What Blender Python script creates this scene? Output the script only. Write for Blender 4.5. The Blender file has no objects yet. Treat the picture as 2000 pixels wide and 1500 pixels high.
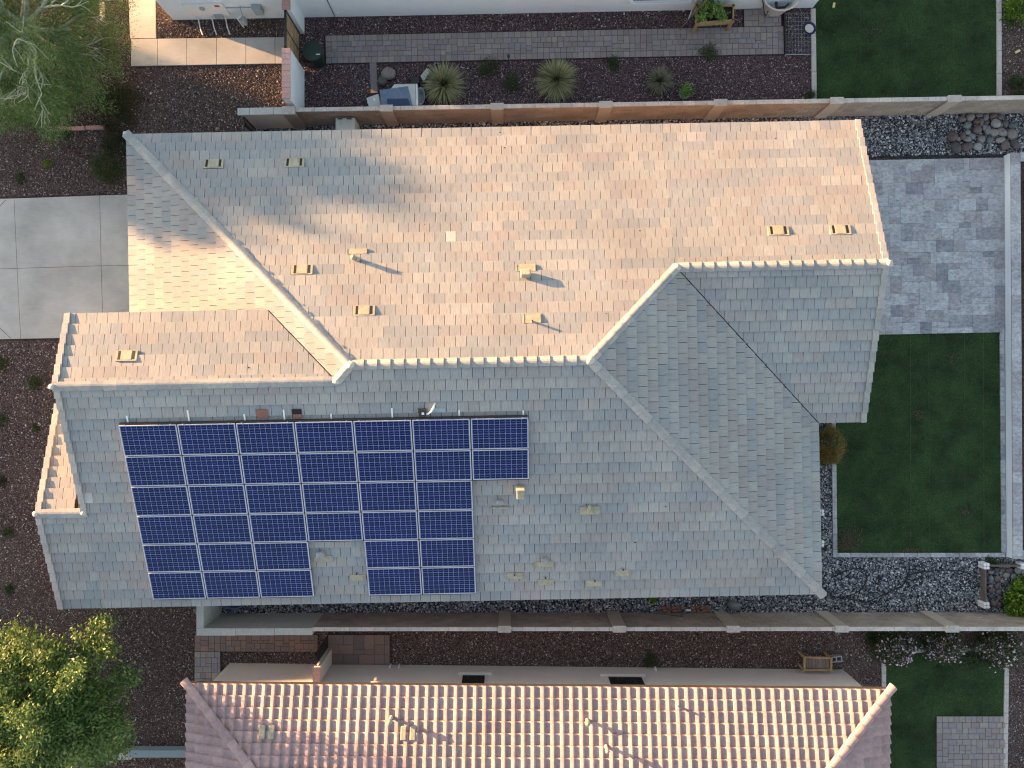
import bpy, bmesh, math, random
import numpy as np
from mathutils import Vector, Matrix
random.seed(7); rng = np.random.default_rng(11)
S = bpy.context.scene; COL = S.collection
R = math.radians

# ------------------------------------------------------------------ camera, world, sun, exposure
HC = 25.6; FP = 1430.0; CX, CY = 988.0, 738.0
cd = bpy.data.cameras.new('camera'); cam = bpy.data.objects.new('camera', cd); COL.objects.link(cam)
cam.location = (0, 0, HC); cam.rotation_euler = (0, 0, 0)
cd.sensor_width = 36; cd.lens = FP / 2000 * 36; cd.shift_x = (1000 - CX) / 2000; cd.shift_y = -(750 - CY) / 2000
cd.clip_end = 1000; S.camera = cam
PHI, ELE = R(19.5), R(5.8)
W = bpy.data.worlds.new('World'); S.world = W; W.use_nodes = True
nt = W.node_tree; bg = nt.nodes['Background']
sky = nt.nodes.new('ShaderNodeTexSky'); sky.sky_type = 'NISHITA'; sky.sun_disc = False
sky.sun_elevation = ELE; sky.sun_rotation = R(270) + PHI; sky.altitude = 400; sky.air_density = 1.0; sky.dust_density = 1.0; sky.ozone_density = 1.0
hs_ = nt.nodes.new('ShaderNodeHueSaturation'); hs_.inputs['Saturation'].default_value = .6   # thin high haze: a paler sky
nt.links.new(sky.outputs[0], hs_.inputs['Color']); nt.links.new(hs_.outputs[0], bg.inputs[0]); bg.inputs[1].default_value = 0.094
sd = bpy.data.lights.new('sun', 'SUN'); sun = bpy.data.objects.new('sun', sd); COL.objects.link(sun)
sd.energy = 5.0; sd.angle = R(0.5); sd.color = (1.0, 0.56, 0.26)
SD = Vector((math.cos(ELE) * math.cos(PHI), -math.cos(ELE) * math.sin(PHI), -math.sin(ELE)))
sun.rotation_euler = SD.to_track_quat('-Z', 'Y').to_euler(); sun.location = (-40, 14, 30)
S.view_settings.view_transform = 'Standard'; S.view_settings.look = 'None'; S.view_settings.gamma = 1
S.view_settings.exposure = 2.8
try:
    S.cycles.use_adaptive_sampling = True; S.cycles.max_bounces = 6; S.cycles.diffuse_bounces = 3; S.cycles.filter_width = 1.15
except Exception: pass

# ------------------------------------------------------------------ coordinates
HA = R(1.1); CA, SA = math.cos(HA), math.sin(HA)
def P(px, py, z=0.0):
    d = HC - z; return Vector(((px - CX) / FP * d, -(py - CY) / FP * d, z))
def Hh(u, v, z=0.0): return Vector((u * CA - v * SA, u * SA + v * CA, z))
def UV(p): return (p[0] * CA + p[1] * SA, -p[0] * SA + p[1] * CA)

# ------------------------------------------------------------------ materials
def mat(name, cols, rough=.85, grain=0, gs=(8, 8, 8), big=0, bs=.5, bump=0, bsc=60, metal=0, spec=.3, const=False, voro=0, detail=4, trans=0):
    m = bpy.data.materials.new(name); m.use_nodes = True
    n, l = m.node_tree.nodes, m.node_tree.links
    b = n['Principled BSDF']; b.inputs['Roughness'].default_value = rough; b.inputs['Metallic'].default_value = metal
    b.inputs['Specular IOR Level'].default_value = spec
    if not isinstance(cols, list): cols = [cols]
    geo = n.new('ShaderNodeNewGeometry')
    if len(cols) > 1:
        a1 = n.new('ShaderNodeAttribute'); a1.attribute_name = 'rnd'
        a2 = n.new('ShaderNodeAttribute'); a2.attribute_type = 'OBJECT'; a2.attribute_name = 'rnd'
        ad = n.new('ShaderNodeMath'); ad.operation = 'ADD'
        l.new(a1.outputs['Fac'], ad.inputs[0]); l.new(a2.outputs['Fac'], ad.inputs[1])
        r = n.new('ShaderNodeValToRGB'); l.new(ad.outputs[0], r.inputs[0])
        els = r.color_ramp.elements
        pos = [c[3] if len(c) > 3 else i / (len(cols) - 1) for i, c in enumerate(cols)]
        if const: r.color_ramp.interpolation = 'CONSTANT'
        els[0].position = pos[0]; els[0].color = (*cols[0][:3], 1)
        els[1].position = pos[-1]; els[1].color = (*cols[-1][:3], 1)
        for p, c in list(zip(pos, cols))[1:-1]:
            e = els.new(p); e.color = (*c[:3], 1)
        cur = r.outputs[0]
    else:
        rg = n.new('ShaderNodeRGB'); rg.outputs[0].default_value = (*cols[0][:3], 1); cur = rg.outputs[0]
    def mulnoise(cur, scale, amt, vec=None, det=4):
        t = n.new('ShaderNodeTexNoise'); t.inputs['Scale'].default_value = scale; t.inputs['Detail'].default_value = det; t.inputs['Roughness'].default_value = .6
        if vec:
            mp = n.new('ShaderNodeMapping'); mp.inputs['Scale'].default_value = vec; l.new(geo.outputs['Position'], mp.inputs[0]); l.new(mp.outputs[0], t.inputs['Vector'])
        else: l.new(geo.outputs['Position'], t.inputs['Vector'])
        mr = n.new('ShaderNodeMapRange'); mr.inputs[1].default_value = .28; mr.inputs[2].default_value = .72
        mr.inputs[3].default_value = 1 - amt; mr.inputs[4].default_value = 1 + amt; l.new(t.outputs['Fac'], mr.inputs[0])
        mx = n.new('ShaderNodeVectorMath'); mx.operation = 'SCALE'; l.new(cur, mx.inputs[0]); l.new(mr.outputs[0], mx.inputs['Scale'])
        return mx.outputs[0]
    if grain: cur = mulnoise(cur, 1.0, grain, gs, detail)
    if big: cur = mulnoise(cur, bs, big, None, 5)
    if voro:
        t = n.new('ShaderNodeTexVoronoi'); t.inputs['Scale'].default_value = voro; l.new(geo.outputs['Position'], t.inputs['Vector'])
        sp = n.new('ShaderNodeSeparateColor'); l.new(t.outputs['Color'], sp.inputs[0])
        mr = n.new('ShaderNodeMapRange'); mr.inputs[3].default_value = .35; mr.inputs[4].default_value = 1.7; l.new(sp.outputs[0], mr.inputs[0])
        mx = n.new('ShaderNodeVectorMath'); mx.operation = 'SCALE'; l.new(cur, mx.inputs[0]); l.new(mr.outputs[0], mx.inputs['Scale']); cur = mx.outputs[0]
    l.new(cur, b.inputs['Base Color'])
    if bump:
        t = n.new('ShaderNodeTexNoise'); t.inputs['Scale'].default_value = bsc; t.inputs['Detail'].default_value = 3; l.new(geo.outputs['Position'], t.inputs['Vector'])
        bp = n.new('ShaderNodeBump'); bp.inputs['Strength'].default_value = bump; bp.inputs['Distance'].default_value = .02
        l.new(t.outputs['Fac'], bp.inputs['Height']); l.new(bp.outputs[0], b.inputs['Normal'])
    if trans:
        tr = n.new('ShaderNodeBsdfTranslucent'); l.new(cur, tr.inputs[0]); ms = n.new('ShaderNodeMixShader'); ms.inputs[0].default_value = trans
        l.new(b.outputs[0], ms.inputs[1]); l.new(tr.outputs[0], ms.inputs[2]); l.new(ms.outputs[0], n['Material Output'].inputs[0])
    return m

tile_cols = [(.248, .262, .272, 0), (.268, .278, .282, .17), (.315, .310, .295, .34), (.285, .266, .258, .5), (.258, .274, .284, .67), (.325, .322, .310, .83), (.300, .284, .272, .99), (.47, .45, .42, 1)]
M = {}
M['tile_ns'] = mat('roof_tile_streaked', tile_cols, .8, grain=.15, gs=(45, 5, 5), big=.12, bs=.4, bump=.25, bsc=40)
M['tile_ew'] = mat('roof_tile_streaked_across', tile_cols, .8, grain=.15, gs=(5, 45, 5), big=.12, bs=.4, bump=.25, bsc=40)
M['cap'] = mat('ridge_cap_concrete', [(.26, .27, .275), (.31, .31, .305), (.35, .34, .325)], .8, grain=.15, gs=(12, 12, 12), big=.1, bump=.3)
M['deck'] = mat('roof_underlay', (.03, .03, .032), .9)
M['mortar'] = mat('ridge_end_mortar', (0.475, 0.446, 0.403), .8, grain=.15)
M['vent'] = mat('khaki_vent_paint', (.33, .305, .225), .6, grain=.2, gs=(10, 10, 10), big=.15, bs=3)
M['dark'] = mat('black_void', (.012, .012, .013), .7)
M['black'] = mat('black_metal', (.02, .02, .022), .4, spec=.5)
M['stucco'] = mat('tan_stucco', (.60, .53, .485), .92, grain=.07, gs=(30, 30, 30), big=.06, bump=.4, bsc=120)
M['stucco_w'] = mat('white_stucco', (.70, .76, .80), .92, grain=.05, gs=(25, 25, 25), big=.05, bump=.4, bsc=120)
M['stucco_g'] = mat('blue_grey_stucco', (.22, .29, .33), .92, grain=.08, gs=(25, 25, 25), bump=.4)
M['white'] = mat('white_paint', (.72, .72, .70), .5, grain=.04)
M['glass'] = mat('dark_window_glass', (.012, .014, .016), .12, spec=.6)
M['block'] = mat('tan_concrete_block', [(0.288, 0.232, 0.196), (0.336, 0.272, 0.232), (0.264, 0.216, 0.184)], .92, grain=.15, gs=(14, 14, 14), big=.22, bs=1.2, bump=.5)
M['pillar'] = mat('pale_tan_pillar', (.37, .31, .265), .92, grain=.1, gs=(14, 14, 14), bump=.3)
M['blockcap'] = mat('pale_cap_block', [(.40, .37, .34), (.50, .46, .42), (.44, .42, .41)], .9, grain=.15, gs=(12, 12, 12), big=.14, bs=1.5, bump=.4)
M['plaster'] = mat('pale_smooth_wall_cap', (0.425, 0.425, 0.399), .9, grain=.12, gs=(9, 9, 9), bump=.3)
M['pinkcap'] = mat('pink_brick_cap', [(.46, .27, .24), (.55, .34, .30)], .9, grain=.2, gs=(18, 18, 18), bump=.4)
M['concrete'] = mat('broom_concrete', [(.42, .41, .385), (.47, .455, .42)], .88, grain=.07, gs=(3, 40, 3), big=.22, bs=.7, bump=.25, bsc=90)
M['curb'] = mat('curb_concrete', (.46, .42, .39), .9, grain=.15, gs=(12, 12, 12), bump=.3)
M['paver'] = mat('grey_mauve_paver', [(0.209, 0.182, 0.182), (0.264, 0.231, 0.231), (0.231, 0.209, 0.220), (0.297, 0.264, 0.237), (0.237, 0.193, 0.187)], .9, grain=.18, gs=(20, 20, 20), bump=.4)
M['paver_red'] = mat('red_brown_paver', [(.18, .13, .115), (.24, .165, .14), (.20, .16, .145), (.16, .13, .125)], .9, grain=.18, gs=(20, 20, 20), bump=.4)
M['trav'] = mat('silver_travertine', [(.205, .215, .24), (.32, .32, .345), (.385, .39, .41), (.285, .27, .285), (.41, .42, .435), (.34, .35, .375)], .7, grain=.38, gs=(9, 13, 9), big=.14, bs=1.4, bump=.2, bsc=25, detail=10)
M['soil'] = mat('dark_soil', (.05, .032, .028), 1, voro=28, grain=.3, gs=(9, 9, 9), bump=.8)
M['ground'] = mat('brown_desert_ground', (.062, .042, .038), 1, voro=26, big=.3, bs=.35, bump=.9, bsc=45)
M['purple'] = mat('purple_gravel_bed', (.050, .030, .036), 1, voro=30, big=.25, bs=.4, bump=.9, bsc=45)
M['greybed'] = mat('grey_gravel_bed', (.03, .03, .034), 1, voro=20, bump=.9, bsc=40)
M['stone_p'] = mat('purple_gravel_stone', [(.045, .024, .030), (.11, .065, .072), (.085, .055, .065), (.16, .11, .11), (.10, .055, .055), (.20, .15, .15), (.12, .095, .09), (.48, .42, .40, .965)], .9)
M['stone_b'] = mat('brown_gravel_stone', [(.05, .030, .026), (.12, .078, .065), (.09, .06, .055), (.17, .12, .105), (.10, .065, .058), (.21, .165, .15), (.10, .08, .075), (.45, .40, .36, .96)], .9)
M['stone_g'] = mat('grey_gravel_stone', [(.026, .027, .033), (.085, .088, .105), (.16, .165, .18), (.27, .27, .285), (.13, .135, .15), (.38, .38, .39), (.60, .59, .58, .97)], .85)
M['rock'] = mat('river_rock', [(.20, .19, .20), (.13, .085, .08), (.15, .17, .18), (.24, .205, .185), (.075, .07, .075), (.15, .09, .085), (.30, .29, .28), (.10, .12, .12)], .7, grain=.25, gs=(14, 14, 14), bump=.3, bsc=20)
M['turf'] = mat('artificial_turf', (.026, .052, .017), 1, grain=.4, gs=(22, 22, 22), big=.55, bs=1.0, bump=.6, bsc=120)
M['seam'] = mat('pale_turf_seam', (.07, .11, .05), 1, grain=.5, gs=(6, 6, 6))
M['blade'] = mat('turf_blade', [(.015, .044, .012), (.034, .088, .028), (.060, .125, .044), (.085, .10, .05, .97)], .8, big=.5, bs=1.0)
M['dry'] = mat('worn_turf', [(.06, .07, .035), (.13, .115, .075), (.19, .16, .11)], .9)
M['wood'] = mat('weathered_wood', [(.30, .21, .12), (.38, .27, .16)], .8, grain=.3, gs=(30, 4, 8))
M['wood_y'] = mat('pale_pine', [(.34, .25, .13), (.44, .33, .19)], .75, grain=.2, gs=(6, 30, 8))
M['oldwood'] = mat('grey_old_board', [(.15, .115, .10), (.21, .165, .145)], .9, grain=.3, gs=(40, 5, 5))
M['rust'] = mat('rusty_iron', (.09, .03, .02), .8)
M['frame'] = mat('anodised_frame', (.62, .60, .64), .35, metal=.2)
M['cell'] = mat('blue_solar_cell', [(.003, .006, .048), (.007, .012, .082), (.004, .010, .060), (.008, .014, .07)], .3, grain=.25, gs=(9, 9, 9), big=.25, bs=.35, spec=.16)
M['backsheet'] = mat('pale_cell_gap', (.20, .25, .44), .35)
M['bus'] = mat('silver_busbar', (0.104, 0.136, 0.288), .35)
M['stile'] = mat('mission_tile', [(.33, .225, .215), (.39, .275, .265), (.35, .245, .245), (.30, .215, .22)], .85, grain=.16, gs=(8, 8, 8), big=.14, bump=.3)
M['bark'] = mat('pale_green_bark', [(.36, .38, .28), (.46, .46, .36)], .9, grain=.2, gs=(10, 10, 30))
M['barkb'] = mat('brown_bark', (.13, .10, .075), .9, grain=.3, gs=(20, 20, 20))
M['leaf_pv'] = mat('feathery_leaf', [(.045, .085, .024), (.10, .165, .045), (.16, .235, .07), (.24, .30, .11)], .6, trans=.3)
M['leaf_y'] = mat('bright_tree_leaf', [(.045, .095, .022), (.085, .15, .035), (.14, .21, .055), (.22, .29, .10)], .5, trans=.3)
M['leaf_d'] = mat('dark_shrub_leaf', [(.012, .02, .008), (.03, .042, .014), (.05, .055, .02), (.09, .05, .025)], .7, trans=.2)
M['leaf_lime'] = mat('lime_leaf', [(.03, .07, .01), (.09, .17, .015), (.17, .28, .02), (.24, .36, .04)], .5, trans=.3)
M['leaf_w'] = mat('weed_leaf', [(.02, .035, .012), (.05, .075, .025), (.07, .09, .03)], .7, trans=.2)
M['leaf_o'] = mat('orange_green_leaf', [(.05, .065, .018), (.13, .13, .035), (.27, .16, .045), (.20, .19, .05)], .6, trans=.25)
M['leaf_v'] = mat('herb_leaf', [(.06, .13, .03), (.13, .24, .05), (.24, .36, .09)], .5, trans=.25)
M['petal'] = mat('pale_pink_petal', [(.62, .42, .58), (.75, .58, .70), (.55, .34, .50)], .6, trans=.2)
M['yucca'] = mat('grey_green_blade', [(.08, .09, .04), (.21, .22, .11), (.40, .38, .21), (.30, .29, .16)], .6)
M['yuccag'] = mat('dull_green_blade', [(.07, .085, .05), (.15, .165, .10), (.24, .20, .15)], .7)
M['grey'] = mat('grey_enamel', (.30, .35, .38), .5, grain=.08)
M['beige'] = mat('beige_plastic', (.55, .50, .45), .5)
M['offwhite'] = mat('off_white_plastic', (.50, .52, .50), .6, grain=.12, gs=(8, 8, 8), bump=.2)
M['bluegrey'] = mat('blue_grey_plastic', (.13, .18, .26), .5, grain=.25, gs=(12, 12, 12))
M['navy'] = mat('navy_plastic', (.03, .05, .12), .4)
M['bluetub'] = mat('slate_blue_plastic', (.10, .15, .27), .45)
M['green'] = mat('dark_green_plastic', (.016, .035, .026), .5)
M['red'] = mat('red_print', (.42, .05, .04), .6)
M['yellow'] = mat('yellow_plastic', (.62, .52, .24), .6)
M['asphalt'] = mat('asphalt', (.05, .05, .052), .95, grain=.2, gs=(20, 20, 20))
M['hose'] = mat('black_rubber', (.012, .012, .014), .5)
M['litter'] = mat('dry_leaf', [(.05, .03, .02), (.20, .14, .08), (.40, .34, .24)], .9)
M['cmu'] = mat('cinder_block_grey', (.36, .36, .38), .95, grain=.15, gs=(15, 15, 15))
M['brick'] = mat('clay_brick', [(.22, .105, .08), (.28, .14, .11)], .9, grain=.2)

# ------------------------------------------------------------------ object helpers
ROOT = {}
def tag(o, label=None, cat=None, group=None, kind=None):
    if label: o['label'] = label
    if cat: o['category'] = cat
    if group: o['group'] = group
    if kind: o['kind'] = kind
    return o
def thing(name, label, cat, loc=(0, 0, 0), group=None):
    o = bpy.data.objects.new(name, None); COL.objects.link(o); o.location = loc; o.empty_display_size = .2
    ROOT[o.name] = Vector(loc); return tag(o, label, cat, group)
def base_of(p):
    return ROOT.get(p.name, Vector((0, 0, 0))) if p else Vector((0, 0, 0))
def link(name, me, parent=None, base=None):
    o = bpy.data.objects.new(name, me); COL.objects.link(o)
    if parent is not None:
        o.parent = parent; ROOT[o.name] = base_of(parent)
    elif base is not None:
        o.location = base; ROOT[o.name] = Vector(base)
    return o
def piece(name, me, parent, mw, rnd=None):
    """one object sharing mesh data, world matrix mw, under parent (parents are only ever translated)"""
    o = bpy.data.objects.new(name, me); COL.objects.link(o); o.parent = parent
    b = base_of(parent); o.matrix_local = Matrix.Translation(-b) @ mw
    if rnd is not None: o['rnd'] = float(rnd)
    return o
class MB:
    def __init__(s): s.v = []; s.f = []; s.r = []; s.m = []; s.cur = 0
    def add(s, vs, fs, r=0.0):
        k = len(s.v); s.v.extend([tuple(p) for p in vs])
        for f in fs: s.f.append([i + k for i in f]); s.r.append(r); s.m.append(s.cur)
    def box(s, x0, x1, y0, y1, z0, z1, mw=None, r=0.0):
        vs = [Vector((x, y, z)) for z in (z0, z1) for y in (y0, y1) for x in (x0, x1)]
        if mw is not None: vs = [mw @ p for p in vs]
        s.add(vs, [(0, 2, 3, 1), (4, 5, 7, 6), (0, 1, 5, 4), (2, 6, 7, 3), (0, 4, 6, 2), (1, 3, 7, 5)], r)
    def prism(s, pts, z0, z1, r=0.0):
        """pts: list of (x,y) counter-clockwise or not; z0,z1 number or list"""
        n = len(pts)
        ar = sum(pts[i][0] * pts[(i + 1) % n][1] - pts[(i + 1) % n][0] * pts[i][1] for i in range(n))
        if not hasattr(z1, '__len__'): z1 = [z1] * n
        if not hasattr(z0, '__len__'): z0 = [z0] * n
        if ar < 0: pts = pts[::-1]; z1 = z1[::-1]; z0 = z0[::-1]
        vs = [(p[0], p[1], z) for p, z in zip(pts, z0)] + [(p[0], p[1], z) for p, z in zip(pts, z1)]
        fs = [list(range(n))[::-1], [n + i for i in range(n)]] + [(i, (i + 1) % n, n + (i + 1) % n, n + i) for i in range(n)]
        s.add(vs, fs, r)
    def tube(s, pts, r0, r1=None, n=8, r=0.0):
        r1 = r0 if r1 is None else r1; pts = [Vector(p) for p in pts]; k = len(pts); rings = []
        for i, p in enumerate(pts):
            d = (pts[min(i + 1, k - 1)] - pts[max(i - 1, 0)]).normalized()
            a = d.orthogonal().normalized() if i == 0 else (a - d * a.dot(d)).normalized()
            b = d.cross(a); rr = r0 + (r1 - r0) * i / max(1, k - 1)
            rings.append([p + (a * math.cos(t) + b * math.sin(t)) * rr for t in [2 * math.pi * j / n for j in range(n)]])
        vs = [q for g in rings for q in g]
        fs = [(i * n + j, i * n + (j + 1) % n, (i + 1) * n + (j + 1) % n, (i + 1) * n + j) for i in range(k - 1) for j in range(n)]
        fs += [list(range(n))[::-1], [(k - 1) * n + j for j in range(n)]]
        s.add(vs, fs, r)
    def lathe(s, c, prof, n=20, r=0.0, sx=1, sy=1):
        vs = [(c[0] + q * math.cos(2 * math.pi * j / n) * sx, c[1] + q * math.sin(2 * math.pi * j / n) * sy, c[2] + z) for q, z in prof for j in range(n)]
        fs = [(i * n + j, i * n + (j + 1) % n, (i + 1) * n + (j + 1) % n, (i + 1) * n + j) for i in range(len(prof) - 1) for j in range(n)]
        s.add(vs, fs, r)
    def rock(s, c, rx, ry, rz, ang=0, seed=0, r=0.0, n=9, k=5):
        q = random.Random(seed); vs = []; cs, sn = math.cos(ang), math.sin(ang)
        ph = [q.uniform(0, 6.28) for _ in range(4)]
        for i in range(k + 1):
            th = math.pi * i / k
            for j in range(n):
                t = 2 * math.pi * j / n
                w = 1 + .07 * math.sin(2 * t + ph[0]) + .06 * math.sin(3 * t + ph[1] + th) + .04 * math.sin(5 * t + ph[2])
                x = math.sin(th) ** .8 * math.cos(t) * rx * w; y = math.sin(th) ** .8 * math.sin(t) * ry * w; z = math.cos(th) * rz * (1 + .1 * math.sin(t + ph[3]))
                vs.append((c[0] + x * cs - y * sn, c[1] + x * sn + y * cs, c[2] + z))
        fs = [(i * n + j, (i + 1) * n + j, (i + 1) * n + (j + 1) % n, i * n + (j + 1) % n) for i in range(k) for j in range(n)]
        s.add(vs, fs, r)
    def mesh(s, name, base=(0, 0, 0), smooth=False):
        me = bpy.data.meshes.new(name); b = Vector(base)
        me.from_pydata([Vector(p) - b for p in s.v], [], s.f)
        if any(s.r):
            at = me.attributes.new('rnd', 'FLOAT', 'FACE'); at.data.foreach_set('value', np.array(s.r, dtype=np.float32))
        if any(s.m): me.polygons.foreach_set('material_index', np.array(s.m, dtype=np.int32))
        if smooth: me.polygons.foreach_set('use_smooth', np.ones(len(s.f), dtype=bool))
        me.update(); return me
    def build(s, name, mats, parent=None, base=None, smooth=False, bevel=0):
        if parent is not None: b = base_of(parent)
        elif base is not None: b = Vector(base)
        else: b = Vector((0, 0, 0))
        me = s.mesh(name, b, smooth)
        for m in (mats if isinstance(mats, (list, tuple)) else [mats]): me.materials.append(M[m])
        if bevel:
            bm = bmesh.new(); bm.from_mesh(me)
            bmesh.ops.bevel(bm, geom=[e for e in bm.edges if e.is_manifold and e.calc_face_angle(0) > .5], offset=bevel, segments=1, affect='EDGES')
            bm.to_mesh(me); bm.free()
        return link(name, me, parent, b if parent is None else None)
def npmesh(name, V, F, mats, rnd=None, parent=None, kind='stuff', base=None):
    me = bpy.data.meshes.new(name); V = np.asarray(V, dtype=np.float32); F = np.asarray(F, dtype=np.int32)
    b = base_of(parent) if parent is not None else (Vector(base) if base is not None else Vector((0, 0, 0)))
    V = V - np.array(b, dtype=np.float32)
    k = F.shape[1]; me.vertices.add(len(V)); me.vertices.foreach_set('co', V.ravel())
    me.loops.add(F.size); me.loops.foreach_set('vertex_index', F.ravel())
    me.polygons.add(len(F)); me.polygons.foreach_set('loop_start', np.arange(0, F.size, k, dtype=np.int32))
    me.polygons.foreach_set('loop_total', np.full(len(F), k, dtype=np.int32))
    if rnd is not None:
        at = me.attributes.new('rnd', 'FLOAT', 'FACE'); at.data.foreach_set('value', np.asarray(rnd, dtype=np.float32))
    me.update(calc_edges=True); me.validate(); me.materials.append(M[mats])
    o = link(name, me, parent, b if parent is None else None)
    if kind: o['kind'] = kind
    return o
def poly_px(pts, z=0.0): return [(P(x, y, z).x, P(x, y, z).y) for x, y in pts]
def frame(O, A, B):
    N = A.cross(B); m = Matrix.Identity(4)
    for i in range(3): m[i][0] = A[i]; m[i][1] = B[i]; m[i][2] = N[i]; m[i][3] = O[i]
    return m
def pip(px, py, poly):
    inside = np.zeros(len(px), bool); n = len(poly); j = n - 1
    for i in range(n):
        xi, yi = poly[i]; xj, yj = poly[j]
        c = ((yi > py) != (yj > py)) & (px < (xj - xi) * (py - yi) / (yj - yi + 1e-12) + xi); inside ^= c; j = i
    return inside

# ================================================================== GROUND AND SURFACES
def sheet(name, pts, z0, z1, m, label=None, parent=None):
    b = MB(); b.prism(pts, z0, z1); o = b.build(name, m, parent)
    if parent is None: o['kind'] = 'structure'
    return o
b = MB(); b.box(-150, 150, -150, 150, -.5, 0); b.build('ground', 'ground')['kind'] = 'structure'
b = MB(); b.box(-34, -25.5, -150, 150, .001, .006); b.build('road', 'asphalt')['kind'] = 'structure'
b = MB(); b.box(-24.9, -23.4, -150, 150, .002, .12); b.build('pavement', 'concrete')['kind'] = 'structure'

north_bed = [(578, 28), (1586, 14), (1590, 206), (578, 214)]
purple = poly_px(north_bed); sheet('north_yard_gravel_bed', purple, -.05, .004, 'purple')
grey_areas = [poly_px(q) for q in ([(1560, 222), (2060, 218), (2060, 330), (1955, 306), (1560, 312)], [(1560, 780), (1628, 780), (1628, 1090), (1560, 1090)],
             [(380, 1083), (2060, 1083), (2060, 1198), (380, 1198)], [(478, 238), (1600, 222), (1600, 262), (478, 262)])]
for q in grey_areas: sheet('grey_gravel_bed', q, -.05, .005, 'greybed')

def stones(name, polys, dens, smin, smax, m, excl=(), label=None, zlift=.0, clusters=False):
    V = []; F = []; Rn = []; off = 0; cnt = 0
    for poly in polys:
        xs = [p[0] for p in poly]; ys = [p[1] for p in poly]
        n = int((max(xs) - min(xs)) * (max(ys) - min(ys)) * dens)
        x = rng.uniform(min(xs), max(xs), n); y = rng.uniform(min(ys), max(ys), n)
        k = pip(x, y, poly)
        for e in excl: k &= ~pip(x, y, e)
        x, y = x[k], y[k]; n = len(x)
        if n == 0: continue
        rad = rng.uniform(smin, smax, n) * rng.choice([.8, 1, 1.35], n, p=[.4, .45, .15]); ang = rng.uniform(0, 6.28, n); asp = rng.uniform(.5, .95, n); hh = rad * rng.uniform(.35, .8, n)
        nn = 5; v = np.zeros((n, nn + 1, 3))
        for j in range(nn):
            t = 2 * np.pi * j / nn + rng.uniform(-.25, .25, n); a = np.cos(t) * rad; bb = np.sin(t) * rad * asp
            v[:, j, 0] = x + a * np.cos(ang) - bb * np.sin(ang); v[:, j, 1] = y + a * np.sin(ang) + bb * np.cos(ang); v[:, j, 2] = .001 + zlift
        v[:, nn, 0] = x + rng.uniform(-.35, .35, n) * rad; v[:, nn, 1] = y + rng.uniform(-.35, .35, n) * rad; v[:, nn, 2] = .004 + zlift + hh
        idx = np.arange(n)[:, None] * (nn + 1) + off
        f = np.stack([np.concatenate([idx + j, idx + (j + 1) % nn, idx + nn], 1) for j in range(nn)], 1).reshape(-1, 3)
        r = np.repeat(rng.uniform(0, 1, n) ** 1.0, nn)
        V.append(v.reshape(-1, 3)); F.append(f); Rn.append(r); off += n * (nn + 1)
    return npmesh(name, np.concatenate(V), np.concatenate(F), m, np.concatenate(Rn))

# solid slabs --------------------------------------------------------------------------------
driveway = bpy.data.objects.new('driveway', None); COL.objects.link(driveway); ROOT['driveway'] = Vector((0, 0, 0)); driveway['kind'] = 'structure'
rows = [[(-330, 396), (29, 388), (196, 382), (330, 378)], [(-330, 534), (35, 524.5), (199, 519.5), (332, 517)], [(-330, 672), (42, 662), (203, 659), (334, 656)]]
gap = .35
for j in range(2):
    for i in range(3):
        q = [rows[j][i], rows[j][i + 1], rows[j + 1][i + 1], rows[j + 1][i]]
        q = [(q[0][0] + gap, q[0][1] + gap), (q[1][0] - gap, q[1][1] + gap), (q[2][0] - gap, q[2][1] - gap), (q[3][0] + gap, q[3][1] - gap)]
        b = MB(); b.prism(poly_px(q), -.05, .045, .2 + .6 * random.random()); b.build('concrete_slab', 'concrete', driveway)
b = MB(); b.prism(poly_px([(-330, 396), (330, 379), (334, 656), (-330, 671)]), -.05, .036); b.build('slab_joint', 'deck', driveway)
drive_poly = poly_px([(-330, 392), (330, 376), (334, 660), (-330, 674)])

walk = bpy.data.objects.new('walkway', None); COL.objects.link(walk); ROOT['walkway'] = Vector((0, 0, 0)); walk['kind'] = 'structure'
wt = lambda x: 77.5 - (x - 257) * .0125
wb = lambda x: 130 - (x - 257) * .019
xs = [257, 309, 365, 424, 481, 538, 556]
for i in range(6):
    b = MB(); b.prism(poly_px([(xs[i] + .4, wt(xs[i])), (xs[i + 1] - .4, wt(xs[i + 1])), (xs[i + 1] - .4, wb(xs[i + 1])), (xs[i] + .4, wb(xs[i]))]), -.05, .05, random.random()); b.build('concrete_slab', 'concrete', walk)
for y0, y1 in ((-60, -6), (-5, 75.8)):
    b = MB(); b.prism(poly_px([(252.5 + y0 * .04, y0), (303.5 + y0 * .02, y0), (305.5, y1), (255.5, y1)]), -.05, .05, random.random()); b.build('concrete_slab', 'concrete', walk)
walk_poly = [poly_px([(255, 74), (558, 72), (558, 126), (256, 132)]), poly_px([(250, -60), (305, -60), (307, 78), (254, 78)])]

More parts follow.
